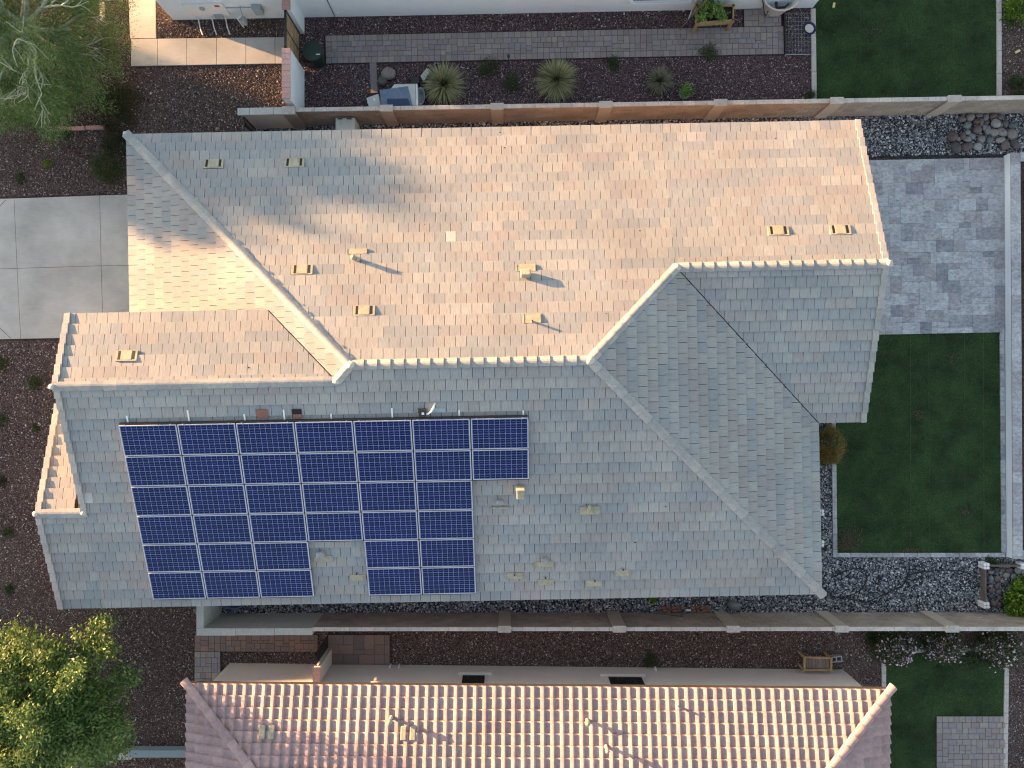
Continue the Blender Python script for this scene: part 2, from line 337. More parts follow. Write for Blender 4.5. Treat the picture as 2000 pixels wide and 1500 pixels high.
# curbs, turf
def turf(name, pts):
    o = sheet(name, poly_px(pts), -.05, .012, 'turf'); return o, poly_px(pts)
turfs = []
t1, p1 = turf('north_turf', [(1592, -60), (1945, -60), (1946, 200), (1594, 202)]); turfs.append((t1, p1))
t2, p2 = turf('back_lawn_turf', [(1631, 640), (1951, 636), (1955, 1079), (1635, 1080)]); turfs.append((t2, p2))
t3, p3 = turf('south_turf', [(1729, 1275), (1962, 1273), (1958, 1397), (1826, 1399), (1826, 1600), (1729, 1600)]); turfs.append((t3, p3))
BV = []; BR = []
for o, poly in turfs:
    xs_ = [p[0] for p in poly]; ys_ = [p[1] for p in poly]
    n = int((max(xs_) - min(xs_)) * (max(ys_) - min(ys_)) * 750)
    x = rng.uniform(min(xs_), max(xs_), n); y = rng.uniform(min(ys_), max(ys_), n); k = pip(x, y, poly); x, y = x[k], y[k]; n = len(x)
    a = rng.uniform(0, 6.28, n); w = rng.uniform(.006, .013, n); h = rng.uniform(.02, .045, n)
    v = np.zeros((n, 3, 3)); v[:, 0, 0] = x - np.cos(a) * w; v[:, 0, 1] = y - np.sin(a) * w; v[:, 1, 0] = x + np.cos(a) * w; v[:, 1, 1] = y + np.sin(a) * w
    v[:, :2, 2] = .012; v[:, 2, 0] = x + np.sin(a) * h * rng.uniform(.2, 1.2, n); v[:, 2, 1] = y - np.cos(a) * h * rng.uniform(.2, 1.2, n); v[:, 2, 2] = .012 + h
    BV.append(v.reshape(-1, 3)); BR.append(rng.uniform(0, 1, n))
BV = np.concatenate(BV); npmesh('turf_blades', BV, np.arange(len(BV)).reshape(-1, 3), 'blade', np.concatenate(BR))

seam = MB()
for x in (1777, 1813, 1883, 1920): a_ = P(x, 640); c_ = P(x + 1, 1078); seam.prism([(a_.x, a_.y), (a_.x + .01, a_.y), (c_.x + .01, c_.y), (c_.x, c_.y)], .0, .022)
for x in (1680, 1770, 1860): a_ = P(x, -60); c_ = P(x + 1, 194); seam.prism([(a_.x, a_.y), (a_.x + .008, a_.y), (c_.x + .008, c_.y), (c_.x, c_.y)], .0, .022)
seam.build('turf_seam', 'seam')['kind'] = 'structure'
DV = []
for (x, y, r_, n_) in ((1657, 1052, .42, 1500), (1648, 1068, .25, 600), (1780, 1074, .35, 350), (1860, 700, .3, 160), (1790, 810, .22, 220), (1884, 1000, .2, 160), (1700, 60, .5, 160), (1880, 1300, .4, 120)):
    c = P(x, y)
    for _ in range(n_):
        qx, qy = c.x + random.gauss(0, r_ * .5), c.y + random.gauss(0, r_ * .45 if y < 1060 or y > 1100 else .05); a = random.uniform(0, 6.28); h = random.uniform(.02, .05); w = .010
        if any(pip(np.array([qx]), np.array([qy]), p_)[0] for _, p_ in turfs): DV += [(qx - math.cos(a) * w, qy - math.sin(a) * w, .02), (qx + math.cos(a) * w, qy + math.sin(a) * w, .02), (qx + math.sin(a) * h, qy - math.cos(a) * h, .03 + h)]
npmesh('worn_turf_blades', DV, np.arange(len(DV)).reshape(-1, 3), 'dry', rng.uniform(0, 1, len(DV) // 3))
def strip_pieces(parent, p0, p1, width, plen, z0, z1, m, name, gapm=.008, var=0.0):
    p0 = Vector((p0[0], p0[1], 0)); p1 = Vector((p1[0], p1[1], 0)); d = p1 - p0; L = d.length; d.normalize(); nrm = Vector((-d.y, d.x, 0)); t = 0
    while t < L - .03:
        l_ = min(plen * (1 + random.uniform(-var, var)), L - t)
        if L - t - l_ < .08: l_ = L - t
        me = UB(m); mw = frame(p0 + d * (t + l_ / 2) + Vector((0, 0, (z0 + z1) / 2)), d, nrm) @ Matrix.Diagonal((l_ - gapm, width, z1 - z0, 1))
        piece(name, me, parent, mw, random.random()); t += l_
_ub = {}
def UB(m):
    """a shared unit block with chamfered top edges, about 20 triangles"""
    if m in _ub: return _ub[m]
    b = MB(); e = .03
    vs = [(-.5, -.5, -.5), (.5, -.5, -.5), (.5, .5, -.5), (-.5, .5, -.5), (-.5, -.5, .38), (.5, -.5, .38), (.5, .5, .38), (-.5, .5, .38), (-.5 + e, -.5 + e, .5), (.5 - e, -.5 + e, .5), (.5 - e, .5 - e, .5), (-.5 + e, .5 - e, .5)]
    fs = [(3, 2, 1, 0), (0, 1, 5, 4), (1, 2, 6, 5), (2, 3, 7, 6), (3, 0, 4, 7), (4, 5, 9, 8), (5, 6, 10, 9), (6, 7, 11, 10), (7, 4, 8, 11), (8, 9, 10, 11)]
    b.add(vs, fs); me = b.mesh('block_' + m); me.materials.append(M[m]); _ub[m] = me; return me
def edging(name, label, segs, width, plen, m, z1=.06, var=.15, kind='structure', z0=-.03):
    o = bpy.data.objects.new(name, None); COL.objects.link(o); ROOT[o.name] = Vector((0, 0, 0)); o['kind'] = kind
    for (a, c) in segs:
        pa, pc = P(*a), P(*c); strip_pieces(o, pa, pc, width, plen, z0, z1, m, 'edging_stone', var=var)
    return o
edging('travertine_border', '', [((1626.6, 780), (1630.3, 1088)), ((1631, 1083.6), (1962, 1083.6)), ((1955.5, 640), (1959, 1079))], .15, .5, 'trav')
edging('concrete_curb', '', [((1587.3, 18), (1589.5, 200)), ((1949, -60), (1950, 196))], .16, .75, 'curb', z1=.07)
edging('paver_border', '', [((1725.5, 1278), (1725.5, 1345)), ((1726, 1270.5), (1962, 1268)), ((1965.5, 1266), (1961.5, 1560))], .15, .33, 'curb', z1=.05)

# paver fields ------------------------------------------------------------------------------
def paver_field(root, p0, ux, L, Wd, m, unit=.2, soldier=True, zt=.05, limit=300, seed=3, sizes=((1, 1), (1.5, 1), (1, 1.5)), name='paver', soldier_ends=False):
    """p0 world corner, ux unit direction along L; width direction is -90 degrees from it (towards the viewer's bottom)"""
    q = random.Random(seed); d = Vector((ux[0], ux[1], 0)).normalized(); n = Vector((d.y, -d.x, 0)); rects = []
    s = unit
    y0, y1 = 0, Wd
    if soldier:
        t = 0
        while t < L - .02:
            w = min(s, L - t); rects.append((t, t + w, 0, s * 1.05)); rects.append((t, t + w, Wd - s * 1.05, Wd)); t += w
        y0, y1 = s * 1.05, Wd - s * 1.05
    h = s / 2; nx = int(L / h); nyc = max(1, int(round((y1 - y0) / h))); hy = (y1 - y0) / nyc
    occ = [[False] * nyc for _ in range(nx)]
    for i in range(nx):
        for j in range(nyc):
            if occ[i][j]: continue
            opts = list(sizes); q.shuffle(opts)
            opts += [(1, 1), (1, .5), (.5, 1), (.5, .5)]
            for (a, c) in opts:
                wi, hi = int(a * 2), int(c * 2)
                if i + wi <= nx and j + hi <= nyc and all(not occ[i + k][j + l] for k in range(wi) for l in range(hi)):
                    for k in range(wi):
                        for l in range(hi): occ[i + k][j + l] = True
                    rects.append((i * h, (i + wi) * h, y0 + j * hy, y0 + (j + hi) * hy)); break
    place_rects(root, Vector((p0[0], p0[1], 0)), d, n, rects, m, zt, limit, q, name)
def place_rects(root, p0, d, n, rects, m, zt, limit, q, name, g=.009, flat=False):
    rects.sort(key=lambda r: -(r[1] - r[0]) * (r[3] - r[2]))
    sm = MB(); tmpl = UB(m)
    for i, (a, c, e, f) in enumerate(rects):
        lift = q.uniform(-.003, .003); cen = p0 + d * ((a + c) / 2) + n * ((e + f) / 2) + Vector((0, 0, zt - .03 + lift))
        mw = frame(cen, d, -n) @ Matrix.Diagonal((c - a - g, f - e - g, .06, 1)); r = q.random()
        if i < limit: piece(name, tmpl, root, mw, r)
        else:
            vs = [mw @ v.co for v in tmpl.vertices]; sm.add(vs, [tuple(p.vertices) for p in tmpl.polygons], r + 1e-4)
    if sm.v: o = sm.build(name + 's', m, root); o['kind'] = 'stuff'
    b = MB(); a0 = min(r[0] for r in rects); a1 = max(r[1] for r in rects); e0 = min(r[2] for r in rects); e1 = max(r[3] for r in rects)
    c = [p0 + d * x + n * y for x, y in ((a0, e0), (a1, e0), (a1, e1), (a0, e1))]
    b.prism([(v.x, v.y) for v in c], -.04, zt - .022); b.build('joint_sand', 'soil', root)
def sroot(name):
    o = bpy.data.objects.new(name, None); COL.objects.link(o); ROOT[o.name] = Vector((0, 0, 0)); o['kind'] = 'structure'; return o
dA = Vector((CA, SA, 0))
a0 = P(636, 70.5); a1 = P(1530, 52)
dN = (a1 - a0).normalized()
paver_field(sroot('north_paver_path'), a0, dN, (a1 - a0).length, 54.5 / FP * HC, 'paver', .2, seed=5)
paver_field(sroot('north_paver_apron'), P(1452, 19.5), dN, 1.36, .60, 'paver', .2, soldier=False, seed=6, limit=60, zt=.051)
path_poly = [poly_px([(632, 68), (1532, 50), (1532, 108), (632, 127)]), poly_px([(1449, 16), (1532, 16), (1532, 60), (1449, 60)])]
paver_field(sroot('south_side_path'), P(381, 1238), (1, -.004), 4.35, .60, 'paver_red', .2, soldier=False, seed=8, limit=150)
paver_field(sroot('south_entry_path'), P(381, 1272), (1, 0), .98, 1.25, 'paver', .2, soldier=False, seed=9, limit=120)
paver_field(sroot('south_gate_paving'), P(641, 1239), (1, 0), 2.2, 1.04, 'paver_red', .36, soldier=False, seed=10, limit=60)
paver_field(sroot('south_patio'), P(1828, 1398), (1, 0), 2.42, 3.4, 'paver', .2, soldier=True, seed=12, limit=300)
spath_polys = [poly_px([(378, 1236), (624, 1236), (624, 1274), (436, 1274), (436, 1345), (378, 1345)]), poly_px([(639, 1236), (766, 1236), (766, 1300), (639, 1300)])]

# travertine patio ---------------------------------------------------------------------------
patio = sroot('travertine_patio'); q = random.Random(21); un = .2032
c0 = P(1959.5, 308.5); cu, cv = UV(c0); nx, ny = 32, 30
occ = [[0] * ny for _ in range(nx)]; rects = []
order = [(i, j) for i in range(nx) for j in range(ny)]
for (i, j) in order:
    if occ[i][j]: continue
    opts = [(2, 3), (3, 2), (2, 2), (2, 2), (3, 2), (2, 3), (1, 2), (2, 1)]; q.shuffle(opts); opts += [(2, 2), (2, 1), (1, 2), (1, 1)]
    for (a, c) in opts:
        if i + a <= nx and j + c <= ny and all(not occ[i + k][j + l] for k in range(a) for l in range(c)):
            for k in range(a):
                for l in range(c): occ[i + k][j + l] = 1
            rects.append((i * un, (i + a) * un, j * un, (j + c) * un)); break
pd = -Vector((CA, SA, 0)); pn = Vector((SA, -CA, 0))
place_rects(patio, Vector((c0.x, c0.y, 0)), pd, pn, rects, 'trav', .05, 300, q, 'stone_slab', g=.005)

# gravel stones ------------------------------------------------------------------------------
excl = [drive_poly, *walk_poly, *path_poly, *spath_polys, *[p for _, p in turfs], poly_px([(1640, 306), (1966, 300), (1966, 650), (1640, 650)])]
house_in = [(Hh(u, v).x, Hh(u, v).y) for u, v in ((-11.2, 7.3), (10.7, 7.3), (10.7, -1.2), (9.2, -1.2), (9.2, -6.4), (-13.4, -6.4), (-13.4, -1), (-12.3, -1), (-12.3, 1.7), (-11.2, 1.7))]
excl.append(house_in)
stones('purple_gravel', [purple], 900, .014, .030, 'stone_p', excl)
stones('brown_gravel', [poly_px([(-60, -60), (560, -60), (580, 34), (575, 205), (480, 262), (300, 262), (300, 385), (-60, 392)]), poly_px([(-60, 655), (330, 655), (330, 1185), (388, 1185), (388, 1600), (-60, 1600)])], 620, .014, .030, 'stone_b', excl)
stones('south_gravel', [poly_px([(436, 1236), (1728, 1232), (1728, 1360), (436, 1300)]), poly_px([(1968, 1236), (2080, 1236), (2080, 1600), (1968, 1600)]), poly_px([(1728, 1232), (2080, 1232), (2080, 1268), (1728, 1268)]), poly_px([(1950, -60), (2080, -60), (2080, 196), (1950, 196)])], 760, .014, .028, 'stone_b', excl)
stones('pale_gravel_stones', [poly_px([(230, 20), (560, 130), (575, 205), (480, 258), (230, 250)]), poly_px([(-20, 665), (300, 665), (300, 1185), (380, 1190), (380, 1440), (-20, 1440)]), poly_px([(640, 1240), (1728, 1234), (1728, 1305), (640, 1296)]), purple], 14, .020, .036, 'stone_g', excl, zlift=.008)
stones('grey_gravel', grey_areas, 560, .026, .052, 'stone_g', excl)

# ================================================================== MAIN HOUSE
house = thing('house', 'large house with grey flat tile roof carrying the blue solar array', 'house', Hh(0, 0, 0))
SL = 1 / 3; CS, SN = math.cos(math.atan(SL)), math.sin(math.atan(SL)); ZE = 2.6
vN, vS, vR = 7.84, -6.94, .45; uW, uE = -11.72, 9.75
ZR = ZE + SL * (vN - vR); uRW, uRE = uW + (vN - vR), uE - (vN - vR)
vE = 3.13; uEr = 11.17; vES = 2 * vE - vN        # east wing ridge, rake, south eave
zE = ZE + SL * (vN - vE); uK = uE - (vN - vE)
uWr = -12.72; vNE = 2.10; zW = ZE + SL * (0 - vS)  # west wing: ridge at v=0, north eave v=2.10
uL = -14.08; vL = -3.80; zL = ZE + SL * (vL - vS); vLN = -.56
# frames: along, up-slope in house coordinates
def hv(a, b_, c): return Vector((a * CA - b_ * SA, a * SA + b_ * CA, c))
FR = {'N': (hv(-1, 0, 0), hv(0, -CS, SN)), 'S': (hv(1, 0, 0), hv(0, CS, SN)), 'W': (hv(0, -1, 0), hv(CS, 0, SN)), 'E': (hv(0, 1, 0), hv(-CS, 0, SN))}
PL = {'N': ('N', (0, vN, ZE)), 'S': ('S', (0, vS, ZE)), 'W': ('W', (uW, 0, ZE)), 'E': ('E', (uE, 0, ZE)), 'E2': ('S', (0, vES, ZE)),
      'W2': ('N', (0, vNE, zW - SL * vNE)), 'L2': ('N', (0, vLN, zL - SL * (vLN - vL)))}
def pframe(key, u, v, lift=0):
    k, o = PL[key]; A, B = FR[k]; O = Hh(*o); N = A.cross(B)
    p = Hh(u, v, 0); d = p - O; z = O.z + ((d.x * B.x + d.y * B.y) / CS) * SL
    return frame(Vector((p.x, p.y, z)) + N * lift, A, B)
def onplane(key, px, py, lift=0):
    k, o = PL[key]; A, B = FR[k]; O = Hh(*o); N = A.cross(B); O = O + N * lift
    c = Vector((0, 0, HC)); d = P(px, py, 0) - c; t = (O - c).dot(N) / d.dot(N); return c + d * t
def pf_px(key, px, py, lift=0):
    A, B = FR[PL[key][0]]; return frame(onplane(key, px, py, lift), A, B)

faces = [
 ('N', [(uW, vN), (uK, vN), (uK, vE), (uRE, vR), (uRW, vR)], 'tile_ns'),
 ('N', [(uK, vN), (uEr, vN), (uEr, vE), (uK, vE)], 'tile_ns'),
 ('S', [(uWr, 0), (uRW - .45, 0), (uRW - .45, vS), (uWr, vS)], 'tile_ns'),
 ('S', [(uRW - .45, 0), (uRW, vR), (uRE, vR), (uE, vS), (uRW - .45, vS)], 'tile_ns'),
 ('S', [(uL, vL), (uWr, vL), (uWr, vS), (uL, vS)], 'tile_ns'),
 ('W', [(uW, vN), (uRW - (vNE - vR), vNE), (uW, vNE)], 'tile_ew'),
 ('W', [(uRW - (vNE - vR), vNE), (uRW, vR), (uRW - .45, 0), (uRW - .45 - vNE, vNE)], 'tile_ew'),
 ('E', [(uRE, vR), (uK, vE), (uE, vES), (uE, vS)], 'tile_ew'),
 ('E2', [(uK, vE), (uEr, vE), (uEr, vES), (uE, vES)], 'tile_ns'),
 ('W2', [(uWr, 0), (uRW - .45, 0), (uRW - .45 - vNE, vNE), (uWr, vNE)], 'tile_ns'),
 ('L2', [(uL, vL), (uWr - .3, vL), (uWr - .3, vLN), (uL, vLN)], 'tile_ns'),
]
TW, TE, TLn = .312, .3335, .362
def wedge(M_, mw, w, l_, r, j=0.0):
    """flat roof tile: head low, butt raised on the course below"""
    t = .034; z0, z1 = .044 + j, .004
    vs = [(0, 0, z0), (w, 0, z0), (w, l_, z1), (0, l_, z1), (0, 0, z0 + t), (w, 0, z0 + t), (w, l_, z1 + t - .004), (0, l_, z1 + t - .004)]
    M_.add([mw @ Vector(p) for p in vs], [(3, 2, 1, 0), (4, 5, 6, 7), (0, 1, 5, 4), (1, 2, 6, 5), (2, 3, 7, 6), (3, 0, 4, 7)], r)
tile_me = {}
for m in ('tile_ns', 'tile_ew'):
    b = MB(); wedge(b, Matrix.Translation((-(TW - .012) / 2, 0, 0)), TW - .012, TLn, 0); me = b.mesh('flat_tile'); me.materials.append(M[m]); tile_me[m] = me
def clipm(b, mname, planes):
    me = b.mesh('tmp'); bm = bmesh.new(); bm.from_mesh(me)
    for co, no in planes:
        bmesh.ops.bisect_plane(bm, geom=bm.verts[:] + bm.edges[:] + bm.faces[:], plane_co=co, plane_no=no, clear_outer=True)
    bm.to_mesh(me); bm.free(); me.materials.append(M[mname]); return me
full = []; deck = MB(); joined = {'tile_ns': [], 'tile_ew': []}
q = random.Random(5)
for key, poly, m in faces:
    k, o = PL[key]; A, B = FR[k]; O = Hh(*o)
    pts = [Hh(u, v, 0) for u, v in poly]
    ab = [((p - O).dot(A), ((p.x - O.x) * B.x + (p.y - O.y) * B.y) / CS / CS) for p in pts]
    # deck slab
    zs = [O.z + c * SN for _, c in ab]; deck.prism([(p.x, p.y) for p in pts], [z - .16 for z in zs], [z - .004 for z in zs])
    amin, amax = min(a for a, _ in ab), max(a for a, _ in ab); bmin, bmax = min(c for _, c in ab), max(c for _, c in ab)
    n = len(ab); area = sum(ab[i][0] * ab[(i + 1) % n][1] - ab[(i + 1) % n][0] * ab[i][1] for i in range(n)); sg = 1 if area > 0 else -1
    def inside(a, c, mg):
        for i in range(n):
            x0, y0 = ab[i]; x1, y1 = ab[(i + 1) % n]; L = math.hypot(x1 - x0, y1 - y0)
            if L < 1e-6: continue
            if sg * ((x1 - x0) * (c - y0) - (y1 - y0) * (a - x0)) / L < mg: return False
        return True
    i0 = math.floor((bmin + 1e-3) / TE); part = MB(); run = 0; val = .5
    for i in range(i0, math.ceil(bmax / TE)):
        b0 = i * TE; sh = (i % 2) * TW / 2 + q.uniform(-.01, .01)
        for j in range(math.floor(amin / TW) - 1, math.ceil(amax / TW) + 1):
            a0_ = j * TW + sh
            if run <= 0: val = q.random(); run = q.choice([1, 2, 3, 3, 4, 5, 6])
            run -= 1; r = min(.98, max(.001, val + q.uniform(-.06, .06)))
            if q.random() < .0006: r = 1.0
            cor = [(a0_, b0), (a0_ + TW, b0), (a0_, b0 + TLn), (a0_ + TW, b0 + TLn)]
            ins = [inside(a, c, .0) for a, c in cor]; cen = inside(a0_ + TW / 2, b0 + TE / 2, -.22)
            if not cen and not any(ins): continue
            jt = q.uniform(-.004, .004)
            mw = frame(O + A * (a0_ + TW / 2) + B * b0, A, B) @ Matrix.Rotation(q.uniform(-.006, .006), 4, 'Z') @ Matrix.Rotation(q.uniform(-.012, .012), 4, 'Y')
            if all(inside(a, c, .004) for a, c in cor): full.append((mw, m, r, (O + B * b0).z))
            else: wedge(part, mw @ Matrix.Translation((-(TW - .012) / 2, 0, 0)), TW - .012, TLn, r, jt)
    planes = []
    for i in range(n):
        p0, p1 = pts[i], pts[(i + 1) % n]; d = (p1 - p0)
        if d.length < 1e-6: continue
        nn = Vector((d.y, -d.x, 0)).normalized(); cn = sum(pts, Vector()) / n
        if (cn - p0).dot(nn) > 0: nn = -nn
        isval = False
        a_, c_ = poly[i], poly[(i + 1) % n]
        diag = abs(abs(a_[0] - c_[0]) - abs(a_[1] - c_[1])) < .3 and abs(a_[0] - c_[0]) > .6 and abs(a_[1] - c_[1]) > .6
        off = 0.0
        if diag and (key in ('E2', 'W2') or (key == 'E' and i == 1) or (key == 'W' and n == 4 and i == 2)): off = -.015
        # eave edges: leave a small overhang
        if abs(ab[i][1] - ab[(i + 1) % n][1]) < 1e-3 and abs(ab[i][1] - bmin) < 1e-3: off = .03
        planes.append((p0 + nn * off, nn))
    if part.v: joined[m].append(clipm(part, m, planes))
deck.build('roof_deck', 'deck', house)
full.sort(key=lambda t: -t[3])
for mw, m, r, _ in full[:300]: piece('roof_tile', tile_me[m], house, mw, r)
for m in joined:
    rest = MB()
    for mw, mm, r, _ in full[300:]:
        if mm == m: wedge(rest, mw @ Matrix.Translation((-(TW - .012) / 2, 0, 0)), TW - .012, TLn, r)
    me = rest.mesh('roof_tiles'); bm = bmesh.new(); bm.from_mesh(me)
    for o_ in joined[m]: bm.from_mesh(o_)
    bm.to_mesh(me); bm.free(); me.materials.append(M[m]); me.transform(Matrix.Translation(-base_of(house)))
    o = link('roof_tiles', me, house); o['kind'] = 'stuff'

# ridge caps
def cap_mesh(wd, drop, lift, ln, th=.024, m='cap'):
    b = MB(); vs = []
    for x, g in ((0, 1.06), (ln, .94)):
        zz = lift + (.034 if x == 0 else 0)
        prof = [(-wd * g, -drop), (-wd * .35 * g, -.006), (0, .004), (wd * .35 * g, -.006), (wd * g, -drop)]
        vs += [(x, y, z + zz) for y, z in prof] + [(x, y, z + zz - th) for y, z in prof]
    fs = []
    for j in range(4): fs += [(j + 1, j, 10 + j, 11 + j), (5 + j, 6 + j, 16 + j, 15 + j)]
    fs += [(0, 1, 6, 5), (1, 2, 7, 6), (2, 3, 8, 7), (3, 4, 9, 8), (11, 10, 15, 16), (12, 11, 16, 17), (13, 12, 17, 18), (14, 13, 18, 19), (0, 5, 15, 10), (9, 4, 14, 19)]
    b.add(vs, fs); me = b.mesh('ridge_cap'); me.materials.append(M[m]); return me
capme = cap_mesh(.14, .055, .09, .41)
def capline(parent, p0, p1, me, step=.365, name='ridge_cap', ang=0.012):
    d = p1 - p0; L = d.length; d.normalize(); side = Vector((-d.y, d.x, 0)).normalized(); n = max(1, round(L / step)); st = L / n
    for i in range(n):
        mw = frame(p0 + d * (i * st), d, side) @ Matrix.Rotation(random.uniform(-ang, ang), 4, 'Z')
        piece(name, me, parent, mw, random.random())
rz = lambda u, v, z: Hh(u, v, z)
capline(house, rz(uRE, vR, ZR), rz(uRW, vR, ZR), capme)
capline(house, rz(uW - .05, vN + .05, ZE - .02), rz(uRW, vR, ZR), capme)
capline(house, rz(uE + .08, vS - .08, ZE - .03), rz(uRE, vR, ZR), capme)
capline(house, rz(uK, vE, zE), rz(uRE, vR, ZR), capme)
capline(house, rz(uRW - .45, 0, zW), rz(uRW, vR, ZR), capme)
capline(house, rz(uEr + .05, vE, zE), rz(uK, vE, zE), capme)
capline(house, rz(uWr - .05, 0, zW), rz(uRW - .45, 0, zW), capme)
capline(house, rz(uL - .05, vL, zL), rz(uWr + .1, vL, zL), capme)
# rake tiles
b = MB(); b.box(0, .40, -.085, .085, -.004, .03); b.box(0, .40, -.085, -.06, -.16, -.004)
rk = b.mesh('rake_tile'); rk.materials.append(M['cap'])
b = MB(); b.box(0, .40, -.085, .085, -.004, .03); b.box(0, .40, .06, .085, -.16, -.004)
rk2 = b.mesh('rake_tile'); rk2.materials.append(M['cap'])
def rake(p0, p1, west):
    d = p1 - p0; L = d.length; d.normalize(); side = Vector((-d.y, d.x, 0)).normalized(); n = round(L / TE); st = L / n
    outl = side.x < 0   # is +y side pointing west
    me = (rk2 if outl else rk) if west else (rk if outl else rk2)
    for i in range(n):
        N = d.cross(side); yaw = .075 * (1 if outl == west else -1) * -1; mw = frame(p0 + d * (i * st) + N * .085, d, side) @ Matrix.Rotation(.06, 4, 'Y') @ Matrix.Rotation(yaw, 4, 'Z')
        piece('rake_tile', me, house, mw, random.random())
rake(rz(uEr, vN, ZE), rz(uEr, vE, zE), False); rake(rz(uEr, vES, ZE), rz(uEr, vE, zE), False)
rake(rz(uWr, vNE, zW - SL * vNE), rz(uWr, 0, zW), True); rake(rz(uWr + .04, vL, zL), rz(uWr + .04, 0, zW), True)
rake(rz(uL, vLN, zL - SL * (vLN - vL)), rz(uL, vL, zL), True); rake(rz(uL, vS, ZE), rz(uL, vL, zL), True)
for (u, v, z, rr) in ((uRW, vR, ZR, .13), (uRE, vR, ZR, .15), (uK, vE, zE, .13), (uRW - .45, 0, zW, .12), (uWr - .06, 0, zW, .11), (uEr + .07, vE, zE, .13), (uL - .05, vL, zL, .10), (uWr + .04, vL, zL + .02, .09), (uW - .05, vN + .05, ZE, .07)):
    b = MB(); b.rock(Hh(u, v, z + .075), rr, rr * .85, .065, 0, int(u * 10)); b.build('ridge_end_mortar', 'mortar', house, smooth=True)
# walls under the roof
def walls(pts, m, parent, name='wall', z0=0):
    b = MB(); b.prism([(Hh(u, v).x, Hh(u, v).y) for u, v, z in pts], z0, [z for u, v, z in pts]); return b.build(name, m, parent)
zt = ZE - .02
walls([(uW + .5, vN - .5, zt), (uEr - .3, vN - .5, zt), (uEr - .3, vES + .5, zt), (uE - .5, vES + .5, zt), (uE - .5, vS + .5, zt), (uL + .3, vS + .5, zt), (uL + .3, vLN - .4, zt - .1), (uWr + .3, vLN - .4, zt), (uWr + .3, vNE - .3, zt), (uW + .5, vNE - .3, zt)], 'stucco', house)
walls([(uWr + .3, vL, zL - .2), (uWr + .3, 0, zW - .2), (uWr + .3, vNE - .3, zW - SL * (vNE - .3) - .2), (uRW - 2.3, vNE - .3, zW - SL * (vNE - .3) - .2), (uRW - 2.3, 0, zW - .2), (uRW - 2.3, vL, zL - .2)], 'stucco', house, z0=2.5)
walls([(uEr - .3, vN - .5, ZE), (uEr - .3, vE, zE - .2), (uEr - .3, vES + .5, ZE), (uEr - .6, vES + .5, ZE), (uEr - .6, vE, zE - .2), (uEr - .6, vN - .5, ZE)], 'stucco', house, z0=2.5)
walls([(uL + .3, vS + .5, ZE), (uL + .3, vL, zL - .2), (uL + .3, vLN - .4, ZE - .1), (uL + .6, vLN - .4, ZE - .1), (uL + .6, vL, zL - .2), (uL + .6, vS + .5, ZE)], 'stucco', house, z0=2.4)
gd = MB(); 
for k in range(4): gd.box(uW + .47 - .04, uW + .47 + .02, 2.5, 7.0, .05 + k * .54, .05 + k * .54 + .53)
gd.v = [tuple(Hh(*p)) for p in gd.v]; gd.build('garage_door', 'white', house)
# eave soffits / fascia boards
b = MB()
for (u0, v0, u1, v1) in ((uW, vN - .02, uEr, vN), (uL, vS, uE, vS + .02), (uW, vNE, uW + .02, vN), (uE - .02, vS, uE, vES), (uE, vES, uEr, vES + .02)):
    b.prism([tuple(Hh(u, v).xy) for u, v in ((u0, v0), (u1, v0), (u1, v1), (u0, v1))], ZE - .2, ZE - .01)
b.build('fascia', 'stucco', house)

# roof vents and pipes ------------------------------------------------------------------------
def flush_vent(key, px, py, w=.62, l_=.31):
    f = pf_px(key, px, py, .072)
    b = MB(); b.box(-w / 2, w / 2, -l_ / 2, l_ / 2, -.04, .016, f); b.box(-.15, .15, -l_ / 2 - .005, l_ / 2 - .03, .016, .024, f)
    v = b.build('roof_vent', 'vent', house)
    for s in (-1, 1):
        b = MB(); b.box(s * .205 - .035, s * .205 + .035, -l_ / 2 + .01, l_ / 2 - .04, .016, .019, f); b.build('louver', 'dark', v)
for k, x, y in (('N', 417, 320), ('N', 575, 318), ('N', 590, 527), ('N', 711, 607), ('W2', 247, 695), ('N', 1520, 451), ('N', 1641, 449)): flush_vent(k, x, y)
def flashing(key, px, py, w, h, mname='vent'):
    h = max(h, .2) if key == 'S' and h > .1 else h; w = w * 1.08; f = pf_px(key, px, py, .068); b = MB(); b.box(-w / 2, w / 2, -h / 2, h / 2, -.03, .015, f)
    b.box(-w / 2, -w / 2 + .02, -h / 2, h / 2, .015, .024, f); b.box(w / 2 - .02, w / 2, -h / 2, h / 2, .015, .024, f)
    return b.build('flashing', mname, house), f
def pipe(key, px, py, r, h, parent, m='vent', cap=None, name='vent_pipe'):
    o = onplane(key, px, py, .02); b = MB(); b.tube([o, o + Vector((0, 0, h))], r, n=14); po = b.build(name, m, parent, smooth=False)
    b = MB(); b.tube([o + Vector((0, 0, h + .001)), o + Vector((0, 0, h + .004))], r * .75, n=12); b.build('pipe_opening', 'dark', po)
    if cap:
        b = MB(); b.lathe(o + Vector((0, 0, h)), [(r * .9, -.02), (cap, .03), (cap, .05), (.01, .10)], 16); b.build('rain_cap', 'vent', po)
    return po
fl, f = flashing('N', 697, 491, .55, .17); pipe('N', 694, 506, .06, .28, fl, cap=.085); pipe('N', 701, 508, .055, .20, fl, 'grey', cap=.07)
fl, f = flashing('N', 1027, 523, .52, .22)
f = pf_px('N', 1026, 537, .08); b = MB(); b.box(-.15, .15, -.11, .11, 0, .20, f); b.build('vent_hood', 'vent', fl, bevel=.03)
fl, f = flashing('N', 1039, 622, .46, .28); pipe('N', 1039, 628, .032, .22, fl, 'mortar')
